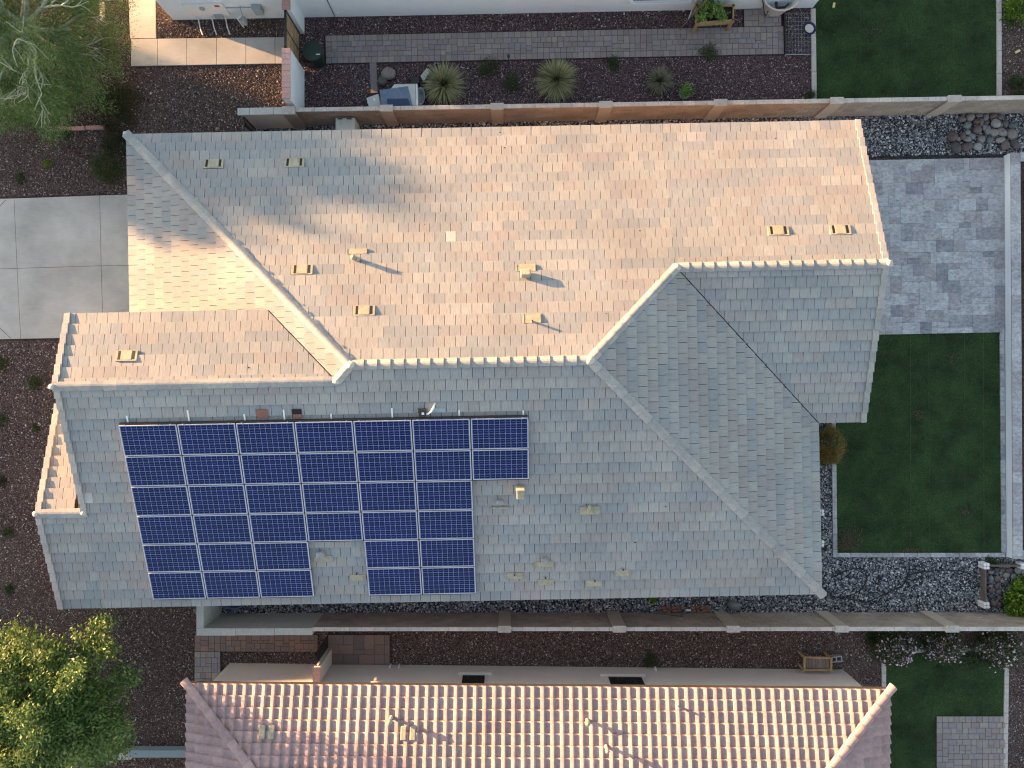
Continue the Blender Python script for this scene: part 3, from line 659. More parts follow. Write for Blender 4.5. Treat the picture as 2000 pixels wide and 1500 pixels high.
fl, f = flashing('S', 1152, 997, .55, .26); b = MB(); b.add([f @ Vector(p) for p in ((-.15, -.02, .0), (.15, -.02, .0), (0, .22, .0), (-.11, -.04, .15), (.11, -.04, .15), (0, .12, .13))], [(0, 1, 4, 3), (1, 2, 5, 4), (2, 0, 3, 5), (3, 4, 5)]); b.build('vent_hood', 'vent', fl)
fl, f = flashing('S', 1063, 1102, .55, .16); f = pf_px('S', 1064, 1092, .08); b = MB(); b.box(-.11, .11, -.10, .08, 0, .12, f); b.build('vent_hood', 'cap', fl, bevel=.02)
for (x, y, w, pp) in ((1005, 1125, .46, (1005, 1121)), (1066, 1137, .46, (1065, 1127)), (1160, 1139, .46, (1161, 1133)), (1216, 1119, .46, (1216, 1111)), (700, 1128, .46, (698, 1119))):
    fl, f = flashing('S', x, y, w, .22 if y != 1137 else .14); pipe('S', pp[0], pp[1], .035, .12, fl, 'cap', name='vent_pipe')
fl, f = flashing('S', 632, 1091, .52, .12); f = pf_px('S', 627, 1081, .08); b = MB(); b.box(-.12, .12, -.10, .10, 0, .16, f); b.build('vent_hood', 'cap', fl, bevel=.03)
fl, f = flashing('S', 978, 992, .5, .05); f = pf_px('S', 977, 979, .08); b = MB(); b.box(-.11, .11, -.07, .07, 0, .14, f); b.build('vent_hood', 'cap', fl, bevel=.03)
f = pf_px('S', 1016, 957, .05); b = MB(); b.box(-.11, .11, -.16, .16, 0, .30, f); b.box(-.13, .13, .12, .18, 0, .36, f); b.build('vent_hood', 'vent', house, bevel=.015)
f = pf_px('S', 512, 808, .075); b = MB(); b.box(-.17, .17, -.13, .13, 0, .01, f); b.build('exposed_underlay', 'brick', house)
f = pf_px('S', 580, 808, .076); b = MB(); b.box(-.14, .14, -.14, .14, 0, .01, f); b.build('missing_tile_hole', 'dark', house)
f = pf_px('S', 581, 813, .088); b = MB(); b.box(-.13, .13, -.06, .06, 0, .01, f); b.build('exposed_underlay', 'brick', house)
# leaf litter
deb = MB()
for (k, x, y) in (('N', 830, 437), ('N', 977, 238 + 20), ('N', 996, 570), ('N', 1184, 612), ('N', 1223, 549), ('N', 1518, 292), ('N', 1515, 270), ('W', 298, 517), ('W', 405, 456), ('W', 428, 563), ('W2', 242, 653), ('W2', 486, 717), ('N', 986, 288), ('N', 543, 468), ('S', 1240, 1060), ('S', 1000, 1055), ('S', 420, 928), ('N', 770, 419), ('N', 1190, 655), ('N', 1393, 300), ('N', 1250, 450), ('N', 860, 640), ('N', 1440, 400), ('S', 1300, 990)):
    f = pf_px(k, x, y, .066); w = random.uniform(.02, .035); deb.add([f @ Vector(p) for p in ((-w, 0, 0), (w, -.01, .005), (w * .3, w * 1.6, .012))], [(0, 1, 2)])
deb.build('leaf_litter', 'dark', house)['kind'] = 'stuff'

# ================================================================== SOLAR ARRAY
PU0, PUP, PV0, PVP = -11.09, 1.676, -1.08, .9233
fm = MB(); w, h, t = 1.634, .940, .016
fm.box(0, w, 0, t, 0, .04); fm.box(0, w, h - .012, h, 0, .04); fm.box(0, t, t, h - t, 0, .04); fm.box(w - t, w, t, h - t, 0, .04)
fme = fm.mesh('frame'); fme.materials.append(M['frame'])
bm_ = MB(); bm_.box(t, w - t, t, h - t, .012, .030); bme = bm_.mesh('backsheet'); bme.materials.append(M['backsheet'])
cm = MB(); cw, ch = (w - 2 * t - .03) / 10, (h - 2 * t - .02) / 6; qq = random.Random(3)
for i in range(10):
    for j in range(6):
        x0, y0 = t + .015 + i * cw, t + .01 + j * ch; g = .0075
        cm.box(x0 + g, x0 + cw - g, y0 + g, y0 + ch - g, .0302, .0325, r=.001 + .6 * qq.random())
cme = cm.mesh('cells'); cme.materials.append(M['cell'])
km = MB()
for i in range(10):
    for j in range(6):
        x0, y0 = t + .015 + i * cw, t + .01 + j * ch; km.box(x0 + .03, x0 + cw - .03, y0 + ch / 2 - .005, y0 + ch / 2 + .005, .0326, .0332)
kme = km.mesh('busbars'); kme.materials.append(M['bus'])
names_c = ['first', 'second', 'third', 'fourth', 'fifth', 'sixth', 'seventh']; names_r = ['top row nearest the ridge', 'second row from the ridge', 'third row from the ridge', 'fourth row from the ridge', 'fifth row from the ridge', 'bottom row above the eave']
for r_ in range(6):
    cols = {0: range(7), 1: range(7), 2: range(6), 3: range(6), 4: (0, 1, 2, 4, 5), 5: (0, 1, 2, 4, 5)}[r_]
    for n_, c_ in enumerate(cols):
        f = pframe('S', PU0 + c_ * PUP + .015, PV0 - (r_ + 1) * PVP + .01, .14)
        th_ = thing('solar_panel', f'blue solar panel, {names_c[n_]} from the left in the {names_r[r_]}', 'solar panel', f.to_translation(), 'blue solar panels on the main roof')
        piece('frame', fme, th_, f); piece('backsheet', bme, th_, f)
        c = piece('cells', cme, th_, f, random.uniform(0, .4)); c['kind'] = 'stuff'; k = piece('busbars', kme, th_, f); k['kind'] = 'stuff'
        if r_ in (0,) :
            b = MB(); b.box(.15, .17, h, h + .02, .02, .045, f); b.box(w - .17, w - .15, h, h + .02, .02, .045, f); b.build('panel_clamp', 'white', th_)
# rails and hooks, plus black strips painting shade into the panel gaps
rail = thing('rail_and_gap_strips', 'dark aluminium rails holding the solar array, with black strips as shade in its gaps', 'rail', Hh(0, -1, 4))
b = MB()
for r_ in range(6):
    nc = {0: [(0, 7)], 1: [(0, 7)], 2: [(0, 6)], 3: [(0, 6)], 4: [(0, 3), (4, 6)], 5: [(0, 3), (4, 6)]}[r_]
    for (c0_, c1_) in nc:
        for dv in (.2, .72):
            f = pframe('S', PU0 + c0_ * PUP + .05, PV0 - (r_ + 1) * PVP + dv * .95, .08); b.box(0, (c1_ - c0_) * PUP - .12, 0, .04, 0, .055, f)
    for (c0_, c1_) in nc:
        f = pframe('S', PU0 + c0_ * PUP + .03, PV0 - (r_ + 1) * PVP + .005, .10); b.box(0, (c1_ - c0_) * PUP - .06, -.035, .012, 0, .055, f)  # black strip stands in for shade between panel rows
        for cc_ in range(c0_ + 1, c1_): f = pframe('S', PU0 + cc_ * PUP, PV0 - (r_ + 1) * PVP + .02, .10); b.box(-.022, .014, 0, .94, 0, .05, f)  # black strips stand in for shade between panel columns
    if r_ == 0:
        f = pframe('S', PU0 + .02, PV0 + .005, .07); b.box(0, 7 * PUP - .06, 0, .03, 0, .07, f)
b.build('rail', 'black', rail)  # one mesh: real rails together with the black gap strips
for x, y, l_ in ((249, 818, .10), (368, 811, .17), (478, 815, .10), (555, 810, .16), (647, 813, .08), (766, 807, .16), (897, 806, .09), (1022, 806, .07)):
    b = MB(); f = pf_px('S', x, y, .07); b.box(-.022, .022, -l_, l_, 0, .02, f); b.build('roof_hook', 'white', rail)
jb = thing('junction_box', 'small black electrical box above the sixth column of solar panels', 'electrical box', onplane('S', 827, 805, .07))
f = pf_px('S', 825, 804, .07); b = MB(); b.box(-.12, .12, -.10, .10, 0, .12, f); b.build('box_body', 'black', jb, bevel=.01)
b = MB(); b.box(-.01, .06, -.05, .02, .121, .125, f); b.build('white_label', 'white', jb)
b = MB(); b.tube([onplane('S', x, y, l_) for x, y, l_ in ((829, 808, .15), (836, 808, .16), (842, 804, .18), (847, 796, .18), (849, 788, .10), (849, 786, .0))], .03, n=8); b.build('conduit', 'white', jb, smooth=True)
f = pf_px('S', 852, 801, .066); b = MB(); b.box(-.25, .25, -.055, .055, 0, .01, f); b.build('flashing_plate', 'grey', jb)

# ================================================================== BLOCK WALLS
def blockwall(root, p0, p1, zt, thick, pillars, m='block', capm='blockcap', cap_from=0, facing=-1, prj=.03):
    """p0->p1 along the inner visible face; pillars = list of distances"""
    p0 = Vector((p0[0], p0[1], 0)); p1 = Vector((p1[0], p1[1], 0)); d = (p1 - p0); L = d.length; d.normalize(); n = Vector((-d.y, d.x, 0)) * -facing  # n points away from visible face
    f = frame(p0, d, n if True else n); f = Matrix(((d.x, n.x, 0, p0.x), (d.y, n.y, 0, p0.y), (0, 0, 1, 0), (0, 0, 0, 1)))
    core = MB(); core.box(0, L, .012, thick - .012, 0, zt - .06, f); core.build('wall_core', 'block', root)
    bl = MB(); nr = int((zt - .055) / .2); hr = (zt - .055) / nr; BL = .4067
    for r in range(nr):
        t = -(r % 2) * BL / 2
        while t < L:
            a, c = max(0, t + .009), min(L, t + BL - .009)
            if c - a > .05: bl.box(a, c, 0, thick, r * hr + .004, (r + 1) * hr - .004, f, r=.001 + .998 * random.random())
            t += BL
    bo = bl.build('blocks', m, root); bo['kind'] = 'stuff'
    t = cap_from
    while t < L - .05:
        l_ = min(BL, L - t); me = UB(capm)
        mw = f @ Matrix.Translation((t + l_ / 2, thick / 2 - .002, zt - .026)) @ Matrix.Diagonal((l_ - .008, thick + .02, .052, 1)); piece('cap_block', me, root, mw, random.random()); t += BL
    for t in pillars:
        b = MB(); b.box(t, t + .42, -prj * 2, thick + prj, 0, zt, f); pl = b.build('pillar', 'pillar', root)
        b = MB(); b.box(t - .01, t + .43, -prj * 2 - .012, thick + prj + .01, zt, zt + .05, f); b.build('pillar_cap', 'blockcap', pl, bevel=.008)
    return f
zN = 1.36
nw = thing('block_wall', 'tan block wall with pale caps between the grey tile roof and the upper yard', 'wall', Hh(0, 8.95))
w0, w1 = Hh(-6.98, 8.955), Hh(19.5, 8.90)
pil = []
for x in (742.5, 958.5, 1171, 1395, 1622, 1851.5): pil.append((P(x, 210, zN) - Vector((w0.x, w0.y, zN))).length)
blockwall(nw, w0, w1, zN, .115, pil, facing=-1)
# western stub: wider plastered cap
b = MB(); f = Matrix(((CA, -SA, 0, 0), (SA, CA, 0, 0), (0, 0, 1, 0), (0, 0, 0, 1)))
b.box(-8.62, -6.98, 8.87, 9.07, 0, zN, f); b.build('plastered_wall', 'stucco', nw)
t = -8.70
for l_ in (.40, .80, .29):
    me = UB('plaster'); piece('cap_slab', me, nw, f @ Matrix.Translation((t + l_ / 2, 8.965, zN + .03)) @ Matrix.Diagonal((l_ - .01, .235, .06, 1)), 0); t += l_
b = MB(); b.box(-7.20, -6.80, 8.84, 9.10, 0, zN + .02, f); pl = b.build('pillar', 'block', nw); b = MB(); b.box(-7.21, -6.79, 8.83, 9.11, zN + .02, zN + .08, f); b.build('pillar_cap', 'blockcap', pl, bevel=.01)
# side gate of main house
g = thing('side_gate', 'black slatted gate between the house and the upper block wall', 'gate', Hh(-8.5, 8.2))
b = MB(); b.box(-8.56, -8.52, 7.4, 8.84, .1, .15, f); b.box(-8.56, -8.52, 7.4, 8.84, 1.25, 1.30, f); b.box(-8.56, -8.52, 7.4, 7.45, .1, 1.3, f); b.box(-8.56, -8.52, 8.79, 8.84, .1, 1.3, f); b.build('gate_frame', 'black', g)
for k in range(11): b = MB(); b.box(-8.55, -8.53, 7.46 + k * .122, 7.56 + k * .122, .15, 1.25, f); b.build('slat', 'oldwood' if k % 3 else 'black', g)

zS = 1.56
sw = thing('block_wall', 'tan block wall with pale caps running below the solar roof', 'wall', P(1200, 1226, 0))
s0 = P(610, 1226, zS); s1 = P(2120, 1225.5, zS); s0.z = s1.z = 0
pil = [(P(x, 1226, zS).x - s0.x) for x in (973, 1197, 1419.5, 1631, 1846.5)]
blockwall(sw, s0, s1, zS, .11, pil, facing=-1 if False else 1, prj=.03)
b = MB(); c_ = [P(397, 1227.5, zS), P(610, 1227, zS), P(610, 1240, zS), P(384, 1241, zS), P(384, 1130, zS), P(397, 1130, zS)]
b.prism([(p.x, p.y) for p in c_], 0, zS - .05); b.build('plastered_wall', 'stucco_w' if False else 'plaster', sw)
for a_, c2 in (((383.5, 1130), (397.5, 1227)), ((383.5, 1227.3), (460, 1241.5)), ((460.5, 1227.2), (536, 1241)), ((536.5, 1227), (610, 1240.5))):
    b = MB(); p_, r_ = P(a_[0], a_[1], zS), P(c2[0], c2[1], zS); b.box(p_.x, r_.x, r_.y, p_.y, zS - .05, zS); b.build('cap_slab', 'plaster', sw, bevel=.006)

# ================================================================== EAST PLANTER WALL
ew = thing('retaining_wall', 'low white stucco planter wall topped with travertine on the right edge', 'wall', P(1968, 700))
zP = .39
def seg(pa, pb): return pa, pb
A0, A1 = P(1975, 298, zP), P(1979.5, 1092, zP)
d = (A1 - A0).normalized(); L = (A1 - A0).length; nE = Vector((-d.y, d.x, 0)); nE = nE if nE.x > 0 else -nE
fw = Matrix(((d.x, nE.x, 0, A0.x), (d.y, nE.y, 0, A0.y), (0, 0, 1, 0), (0, 0, 0, 1)))
b = MB(); b.box(.0, L, 0.0, .30, 0, zP - .04, fw); b.box(0, .28, .30, 4, 0, zP - .04, fw); b.box(L - .28, L, .30, 4, 0, zP - .04, fw); b.build('wall', 'stucco_w', ew)
t = 0
while t < L - .02:
    l_ = min(random.choice([.4, .6, .4, .3]), L - t); me = UB('trav'); piece('coping_stone', me, ew, fw @ Matrix.Translation((t + l_ / 2, .155, zP - .018)) @ Matrix.Diagonal((l_ - .004, .33, .04, 1)), random.random()); t += l_
for tt in (.145, L - .145):
    for k in range(7): piece('coping_stone', UB('trav'), ew, fw @ Matrix.Translation((tt, .32 + .25 + k * .5, zP - .018)) @ Matrix.Diagonal((.30, .496, .04, 1)), random.random())
b = MB(); b.box(.29, L - .29, .31, 3.9, .0, zP - .07, fw); b.build('planter_soil', 'soil', ew)
for k in range(5):
    b = MB(); y = 1.2 + k * 2.7; b.tube([fw @ Vector((y + .5 * math.cos(t), .75 + .28 * math.sin(t), zP - .05)) for t in [i * .5 for i in range(13)]], .012, n=5); b.build('drip_hose', 'hose', ew)

# ================================================================== SOUTH NEIGHBOUR
sh = thing('neighbour_house', 'tan stucco house with pink mission tile roof along the bottom', 'house', P(1000, 1450))
e0 = Vector((-9.90, -9.50, 2.8)); e1 = Vector((11.93, -9.68, 2.8)); dE = (e1 - e0).normalized(); dS_ = Vector((dE.y, -dE.x, 0))  # dS_ points down the picture
if dS_.y > 0: dS_ = -dS_
sl = .30; cs2, sn2 = math.cos(math.atan(sl)), math.sin(math.atan(sl)); Lh = (e1 - e0).length; Dp = 13.0
fS = Matrix(((dE.x, dS_.x, 0, e0.x), (dE.y, dS_.y, 0, e0.y), (0, 0, 1, 0), (0, 0, 0, 1)))  # local: x right, y away (down), z up; left handed so only used for points
g_ = lambda x, y, z: fS @ Vector((x, y, z))
rx0, rx1 = Dp / 2, Lh - Dp / 2
b = MB(); zr2 = 2.8 + sl * Dp / 2
def deckp(pts):
    b.prism([tuple(g_(x, y, 0).xy) for x, y, z in pts], [z - .15 for x, y, z in pts], [z - .004 for x, y, z in pts])
deckp([(0, 0, 2.8), (Lh, 0, 2.8), (rx1, Dp / 2, zr2), (rx0, Dp / 2, zr2)]); deckp([(0, Dp, 2.8), (Lh, Dp, 2.8), (rx1, Dp / 2, zr2), (rx0, Dp / 2, zr2)])
deckp([(0, 0, 2.8), (rx0, Dp / 2, zr2), (0, Dp, 2.8)]); deckp([(Lh, 0, 2.8), (rx1, Dp / 2, zr2), (Lh, Dp, 2.8)]); b.build('roof_deck', 'deck', sh)
STW, STE, STL = .2975, .335, .40
def spoints():
    """low S profile: long gentle flank, steep drop on the far side"""
    p = [(-.149, .0), (-.10, -.004), (-.055, .0), (-.02, .013), (.02, .029), (.06, .042), (.095, .050), (.12, .046), (.138, .028), (.149, .006)]
    return [(-x, z + .010) for x, z in p][::-1]
SP = spoints()
def stile_geo(mw, l_=STL):
    vs = []; th = .026; n = len(SP)
    for y, lift in ((0, .058), (l_, .0)):
        for x, z in SP: vs.append(mw @ Vector((x, y, z + lift)))
    for x, z in SP: vs.append(mw @ Vector((x, 0, z + .058 - th)))
    fs = [(j, j + 1, n + j + 1, n + j) for j in range(n - 1)] + [(2 * n + j, 2 * n + j + 1, j + 1, j) for j in range(n - 1)]
    return vs, fs
b = MB(); v_, f_ = stile_geo(Matrix.Identity(4)); b.add(v_, f_); sme = b.mesh('mission_tile', smooth=False); sme.materials.append(M['stile'])
sfull = []; srest = MB()
def sroof(O, A, B, width_at, nrows, full_ok):
    """O eave start; A along, B up slope; width_at(b)->(a0,a1)"""
    part = MB()
    for i in range(nrows):
        b0 = i * STE; a0_, a1_ = width_at(b0); a2_, a3_ = width_at(b0 + STL)
        j0 = math.floor(min(a0_, a2_) / STW) - 1; j1 = math.ceil(max(a1_, a3_) / STW) + 1
        for j in range(j0, j1):
            c = (j + .5) * STW
            if c + STW / 2 < a0_ - .0 or c - STW / 2 > a1_: continue
            mw = frame(O + A * c + B * b0, A, B); r = random.uniform(.001, 1)
            if c - STW / 2 > a2_ + .01 and c + STW / 2 < a3_ - .01 and full_ok: sfull.append((mw, r, i, c))
            else: v_, f_ = stile_geo(mw); part.add(v_, f_, r)
    return part
def clip2(part, planes):
    return clipm(part, 'stile', planes)
Bn = Vector((dS_.x * cs2, dS_.y * cs2, sn2)); An = -dE
hipL = Vector((dE.x + dS_.x, dE.y + dS_.y, 0)).normalized(); hipR = Vector((-dE.x + dS_.x, -dE.y + dS_.y, 0)).normalized()
hl = Vector((-hipL.y, hipL.x, 0)); hr_ = Vector((-hipR.y, hipR.x, 0))
mid = g_(Lh / 2, 1, 2.8)
def side_of(co, no, pt, keep=True):
    return no if (pt - co).dot(no) < 0 else -no
parts = []
O = e1; nrows = int(Dp / 2 / cs2 / STE)
p = sroof(O, An, Bn, lambda bb: (bb * cs2, Lh - bb * cs2), nrows, True)
parts.append(clip2(p, [(e0, side_of(e0, hl, mid)), (e1, side_of(e1, hr_, mid))]))
# west face
Bw = Vector((dE.x * cs2, dE.y * cs2, sn2)); Aw = dS_
if Aw.cross(Bw).z < 0: Aw = -Aw
Ow = g_(0, 0, 2.8) if Aw.dot(dS_) > 0 else g_(0, Dp, 2.8)
p = sroof(Ow, Aw, Bw, lambda bb: (bb * cs2, Dp - bb * cs2), nrows, False); mw_ = g_(0.3, Dp / 2, 2.8); eb = g_(0, Dp, 2.8); hb = hr_
parts.append(clip2(p, [(e0, side_of(e0, hl, mw_)), (eb, side_of(eb, hr_, mw_))]))
Be = Vector((-dE.x * cs2, -dE.y * cs2, sn2)); Ae = dS_
if Ae.cross(Be).z < 0: Ae = -Ae
Oe = g_(Lh, 0, 2.8) if Ae.dot(dS_) > 0 else g_(Lh, Dp, 2.8)
p = sroof(Oe, Ae, Be, lambda bb: (bb * cs2, Dp - bb * cs2), nrows, False); me_ = g_(Lh - .3, Dp / 2, 2.8); ec = g_(Lh, Dp, 2.8)
parts.append(clip2(p, [(e1, side_of(e1, hr_, me_)), (ec, side_of(ec, hl, me_))]))
sfull.sort(key=lambda t: (t[2], t[3])); 
for mw, r, i, c in sfull[:300]: piece('mission_tile', sme, sh, mw, r)
for mw, r, i, c in sfull[300:]: v_, f_ = stile_geo(mw); srest.add(v_, f_, r)
me = srest.mesh('mission_tiles'); bm = bmesh.new(); bm.from_mesh(me)
for x in parts: bm.from_mesh(x)
bm.to_mesh(me); bm.free(); me.materials.append(M['stile']); me.transform(Matrix.Translation(-base_of(sh))); link('mission_tiles', me, sh)['kind'] = 'stuff'
# barrel hip caps
def barrel(r0, r1, l_, m):
    b = MB(); n = 8; vs = []
    for x, rr, dz in ((0, r0, .02), (l_, r1, 0)):
        for th in (0, .018): vs += [(x, (rr - th) * math.cos(math.pi * j / n), (rr - th) * .75 * math.sin(math.pi * j / n) + dz) for j in range(n + 1)]
    k = n + 1
    fs = [(j, j + 1, 2 * k + j + 1, 2 * k + j) for j in range(n)] + [(k + j + 1, k + j, 3 * k + j, 3 * k + j + 1) for j in range(n)] + [(j + 1, j, k + j, k + j + 1) for j in range(n)] + [(2 * k + j, 2 * k + j + 1, 3 * k + j + 1, 3 * k + j) for j in range(n)]
    b.add(vs, fs); me = b.mesh('hip_cap'); me.materials.append(M[m]); return me
brl = barrel(.15, .12, .46, 'stile')
capline(sh, e0 + Vector((-.1, .1, .04)), g_(rx0, Dp / 2, zr2 + .07), brl, .40, 'hip_cap'); capline(sh, e1 + Vector((.1, .1, .04)), g_(rx1, Dp / 2, zr2 + .07), brl, .40, 'hip_cap')
capline(sh, g_(rx0, Dp / 2, zr2 + .07), g_(rx1, Dp / 2, zr2 + .07), brl, .40, 'hip_cap')
wl = [P(449, 1295), P(1646, 1307.5)]; b = MB(); dwn = Vector((0, -11.6, 0))
b.prism([tuple(p_.xy) for p_ in (wl[0], wl[1], wl[1] + dwn, wl[0] + dwn)], 0, 2.76); b.build('wall', 'stucco', sh)
def wall_box(x0, x1, z0, z1, depth, m, name, parent, y0=0.0):
    d_ = (wl[1] - wl[0]).normalized(); n_ = Vector((-d_.y, d_.x, 0)); f_ = Matrix(((d_.x, n_.x, 0, wl[0].x), (d_.y, n_.y, 0, wl[0].y), (0, 0, 1, 0), (0, 0, 0, 1)))
    b = MB(); b.box(x0 - wl[0].x, x1 - wl[0].x, y0, y0 + depth, z0, z1, f_); return b.build(name, m, parent)
for (xa, xb, sa_, sb) in ((-1.50, -.66, -1.62, -.46), (3.40, 4.62, 3.20, 4.72)):
    wo = wall_box(xa, xb, .86, 2.1, .03, 'beige', 'window', sh, .002); wall_box(xa + .05, xb - .05, .91, 2.05, .006, 'glass', 'pane', wo, .033); wall_box(sa_, sb, .74, .83, .09, 'stucco', 'sill', wo, .002)
for x in (763, 780, 1277):
    p_ = P(x, 1296); wall_box(p_.x, p_.x + .04, .1, .3, .08, 'white', 'drain_spout', sh, .0)
sh_f = frame(Vector((0, 0, 0)), An, Bn)
def on_sh(px, py, lift=0):
    N = An.cross(Bn); O = e1 + N * lift; c = Vector((0, 0, HC)); d = P(px, py, 0) - c; return c + d * ((O - c).dot(N) / d.dot(N))
for (x, y) in ((512, 1430), (530, 1430), (788, 1432), (806, 1432)):
    f = frame(on_sh(x, y, .09), An, Bn); b = MB(); b.box(-.085, .085, -.20, .20, -.06, .03, f); b.build('vent_tile', 'vent', sh, bevel=.02)
for (x, y, r, hgt, cp) in ((765, 1398, .05, .38, .085), (1146, 1404, .05, .25, .09), (1183, 1455, .05, .34, .07), (1321, 1377, .035, .25, None)):
    o = on_sh(x, y, 0); b = MB(); b.tube([o, o + Vector((0, 0, hgt))], r, n=12); po = b.build('vent_pipe', 'mortar', sh)
    if cp: b = MB(); b.lathe(o + Vector((0, 0, hgt)), [(r, -.03), (cp, .0), (cp, .06), (.01, .1)], 14); b.build('rain_cap', 'vent', po)
# gate and pillar
g = thing('metal_gate', 'black slatted gate by the pink roofed house, below the block wall', 'gate', P(640, 1268))
x0 = P(640, 1268).x; ya, yb = P(640, 1243).y, P(640, 1297).y
b = MB(); b.box(x0 - .02, x0 + .02, yb, ya, .08, .13); b.box(x0 - .02, x0 + .02, yb, ya, 1.55, 1.6); b.box(x0 - .02, x0 + .02, ya - .05, ya, .08, 1.6); b.box(x0 - .02, x0 + .02, yb, yb + .05, .08, 1.6); b.build('gate_frame', 'black', g)
k = 0; y = yb + .07
while y < ya - .1: b = MB(); b.box(x0 - .012, x0 + .012, y, y + .05, .13, 1.55); b.build('slat', 'black', g); y += .085
pl = thing('gate_pillar', 'short stucco pillar with orange pink brick cap beside the black gate', 'pillar', P(650, 1300))
pa, pb = P(612, 1303, 1.7), P(625, 1332, 1.7)
b = MB(); b.box(pa.x + .01, pb.x - .01, -9.99, pa.y - .01, 0, 1.7); b.build('shaft', 'stucco', pl)
for k in range(4): yy = pa.y - k * .12; b = MB(); b.box(pa.x - .01, pb.x + .01, yy - .115, yy, 1.7, 1.76, r=.2 + .2 * k); b.build('cap_brick', 'pinkcap', pl)

# ================================================================== NORTH NEIGHBOUR
nh = thing('neighbour_house', 'white stucco house along the top edge with meters on its wall', 'house', Hh(0, 14))
NV = 12.73
fH = Matrix(((CA, -SA, 0, 0), (SA, CA, 0, 0), (0, 0, 1, 0), (0, 0, 0, 1)))
b = MB(); b.box(-11.38, 10.97, NV, NV + 12, 0, 2.75, fH); b.build('wall', 'stucco_w', nh)
b = MB(); zq = 2.75; pts = [(-11.9, NV - .5, zq), (11.45, NV - .5, zq), (11.45, NV + 12.5, zq), (-11.9, NV + 12.5, zq), (-5.4, NV + 6, zq + 2.0), (4.3, NV + 6, zq + 2.0)]
b.add([Hh(*p_) for p_ in pts], [(0, 1, 5, 4), (1, 2, 5), (2, 3, 4, 5), (3, 0, 4), (3, 2, 1, 0)]); b.build('roof', 'tile_ns', nh)
def nbox(px, py, z, w, dpt, h_, m, name, parent, bev=0):
    """box on the north house wall, its lowest front point at pixel px, height z"""
    u, _ = UV(P(px, py, z)); b = MB(); b.box(u - w / 2, u + w / 2, NV - dpt, NV + .0, z, z + h_, fH); return b.build(name, m, parent, bevel=bev)
def ntube(pts, r, m, name, parent=None):
    b = MB(); b.tube([Hh(u, v, z) for u, v, z in pts], r, n=8); return b.build(name, m, parent or nh)
pn_ = nbox(412, 24, .35, 1.35, .06, .75, 'white', 'utility_panel', nh, .01)
nbox(430, 30, .25, .30, .12, .22, 'grey', 'meter_box', nh, .01); nbox(425, 10, .95, .16, .065, .12, 'red', 'red_notice', pn_)
nbox(508, 20, .55, .30, .18, .45, 'grey', 'breaker_box', nh, .015)
u0 = UV(P(404, 10))[0]; b = MB(); b.lathe((0, 0, 0), [(.0, .12), (.09, .11), (.10, .0)], 16); b.v = [tuple(Hh(u0 + x + .2, NV - z, .9 + y)) for x, y, z in b.v]; b.build('round_meter', 'grey', nh)
gm = UV(P(485, 40))[0]; b = MB(); b.box(gm - .10, gm + .10, NV - .42, NV - .22, .35, .65, fH); gmo = b.build('gas_meter', 'grey', nh, bevel=.02)
ntube([(gm - .16, NV - .3, 0), (gm - .16, NV - .3, .6), (gm, NV - .3, .75)], .025, 'white', 'gas_pipe', gmo); ntube([(gm + .05, NV - .3, .6), (gm + .05, NV - .1, .9), (gm + .05, NV - .02, .9)], .02, 'grey', 'gas_pipe', gmo)
for x in (385, 412, 438): 
    u = UV(P(x, 50))[0]; ntube([(u + .1, NV - .03, .9), (u + .1, NV - .06, .12), (u + .12, NV - .30, .05), (u + .2, NV - .55, .02)], .022, 'white', 'drain_pipe')
ntube([(UV(P(395, 30))[0], NV - .02, .8), (UV(P(505, 30))[0], NV - .02, .8)], .018, 'grey', 'conduit')
u = UV(P(655, 33))[0]; ntube([(u, NV - .02, 0), (u - .0, NV - .02, 2.7)], .012, 'black', 'cable'); nbox(662, 30, .1, .1, .02, .18, 'white', 'outlet_cover', nh)
u = UV(P(1349, 22))[0]; ntube([(u - .1, NV - .35, .0), (u, NV - .05, .3), (u, NV - .04, 2.0)], .018, 'white', 'downspout')
uu = (UV(P(1230, 5, .66))[0], UV(P(1350, 5, .66))[0]); b = MB(); b.box(uu[0], uu[1], NV - .09, NV, .62, .72, fH); wo = b.build('window_sill', 'stucco_w', nh); b = MB(); b.box(uu[0] + .1, uu[1] - .1, NV - .02, NV + .0, .76, 1.9, fH); b.build('pane', 'glass', wo)
# side wall with pink cap, gate
pw = thing('side_wall', 'blue grey stucco wall with pink brick cap beside the lit gravel', 'wall', P(575, 150))
x0_, x1_ = -7.28, -7.03
b = MB(); b.box(x0_ + .01, x1_ - .01, 9.08, 10.74, 0, 1.72); b.build('wall', 'stucco_g' if False else 'stucco_w', pw)
for k in range(9):
    yy = 9.08 + k * .184; b = MB(); b.box(x0_ - .01, x1_ + .01, yy + .003, yy + .181, 1.72, 1.79, r=.05 + .1 * k); b.build('cap_brick', 'pinkcap', pw, bevel=.006)
pw2 = thing('gate_pillar', 'short wall stub with dark pink cap joining the white house', 'pillar', P(584, 40))
b = MB(); b.box(x0_ + .01, x1_ - .01, 12.03, 12.60, 0, 1.72); b.build('wall', 'stucco_w', pw2)
for k in range(3): b = MB(); yy = 12.0 + k * .19; b.box(x0_ - .01, x1_ + .01, yy, yy + .185, 1.72, 1.79, r=.3 * k); b.build('cap_brick', 'pinkcap', pw2)
g = thing('yard_gate', 'tall black gate with tan wooden slats near the green bin', 'gate', P(586, 80))
xg = -7.2
b = MB(); b.box(xg - .03, xg + .03, 10.76, 12.02, .08, .14); b.box(xg - .03, xg + .03, 10.76, 12.02, 1.66, 1.73); b.box(xg - .03, xg + .03, 10.76, 10.82, .08, 1.73); b.box(xg - .03, xg + .03, 11.96, 12.02, .08, 1.73); b.box(xg - .025, xg + .025, 11.37, 11.41, .14, 1.66); b.build('gate_frame', 'black', g)
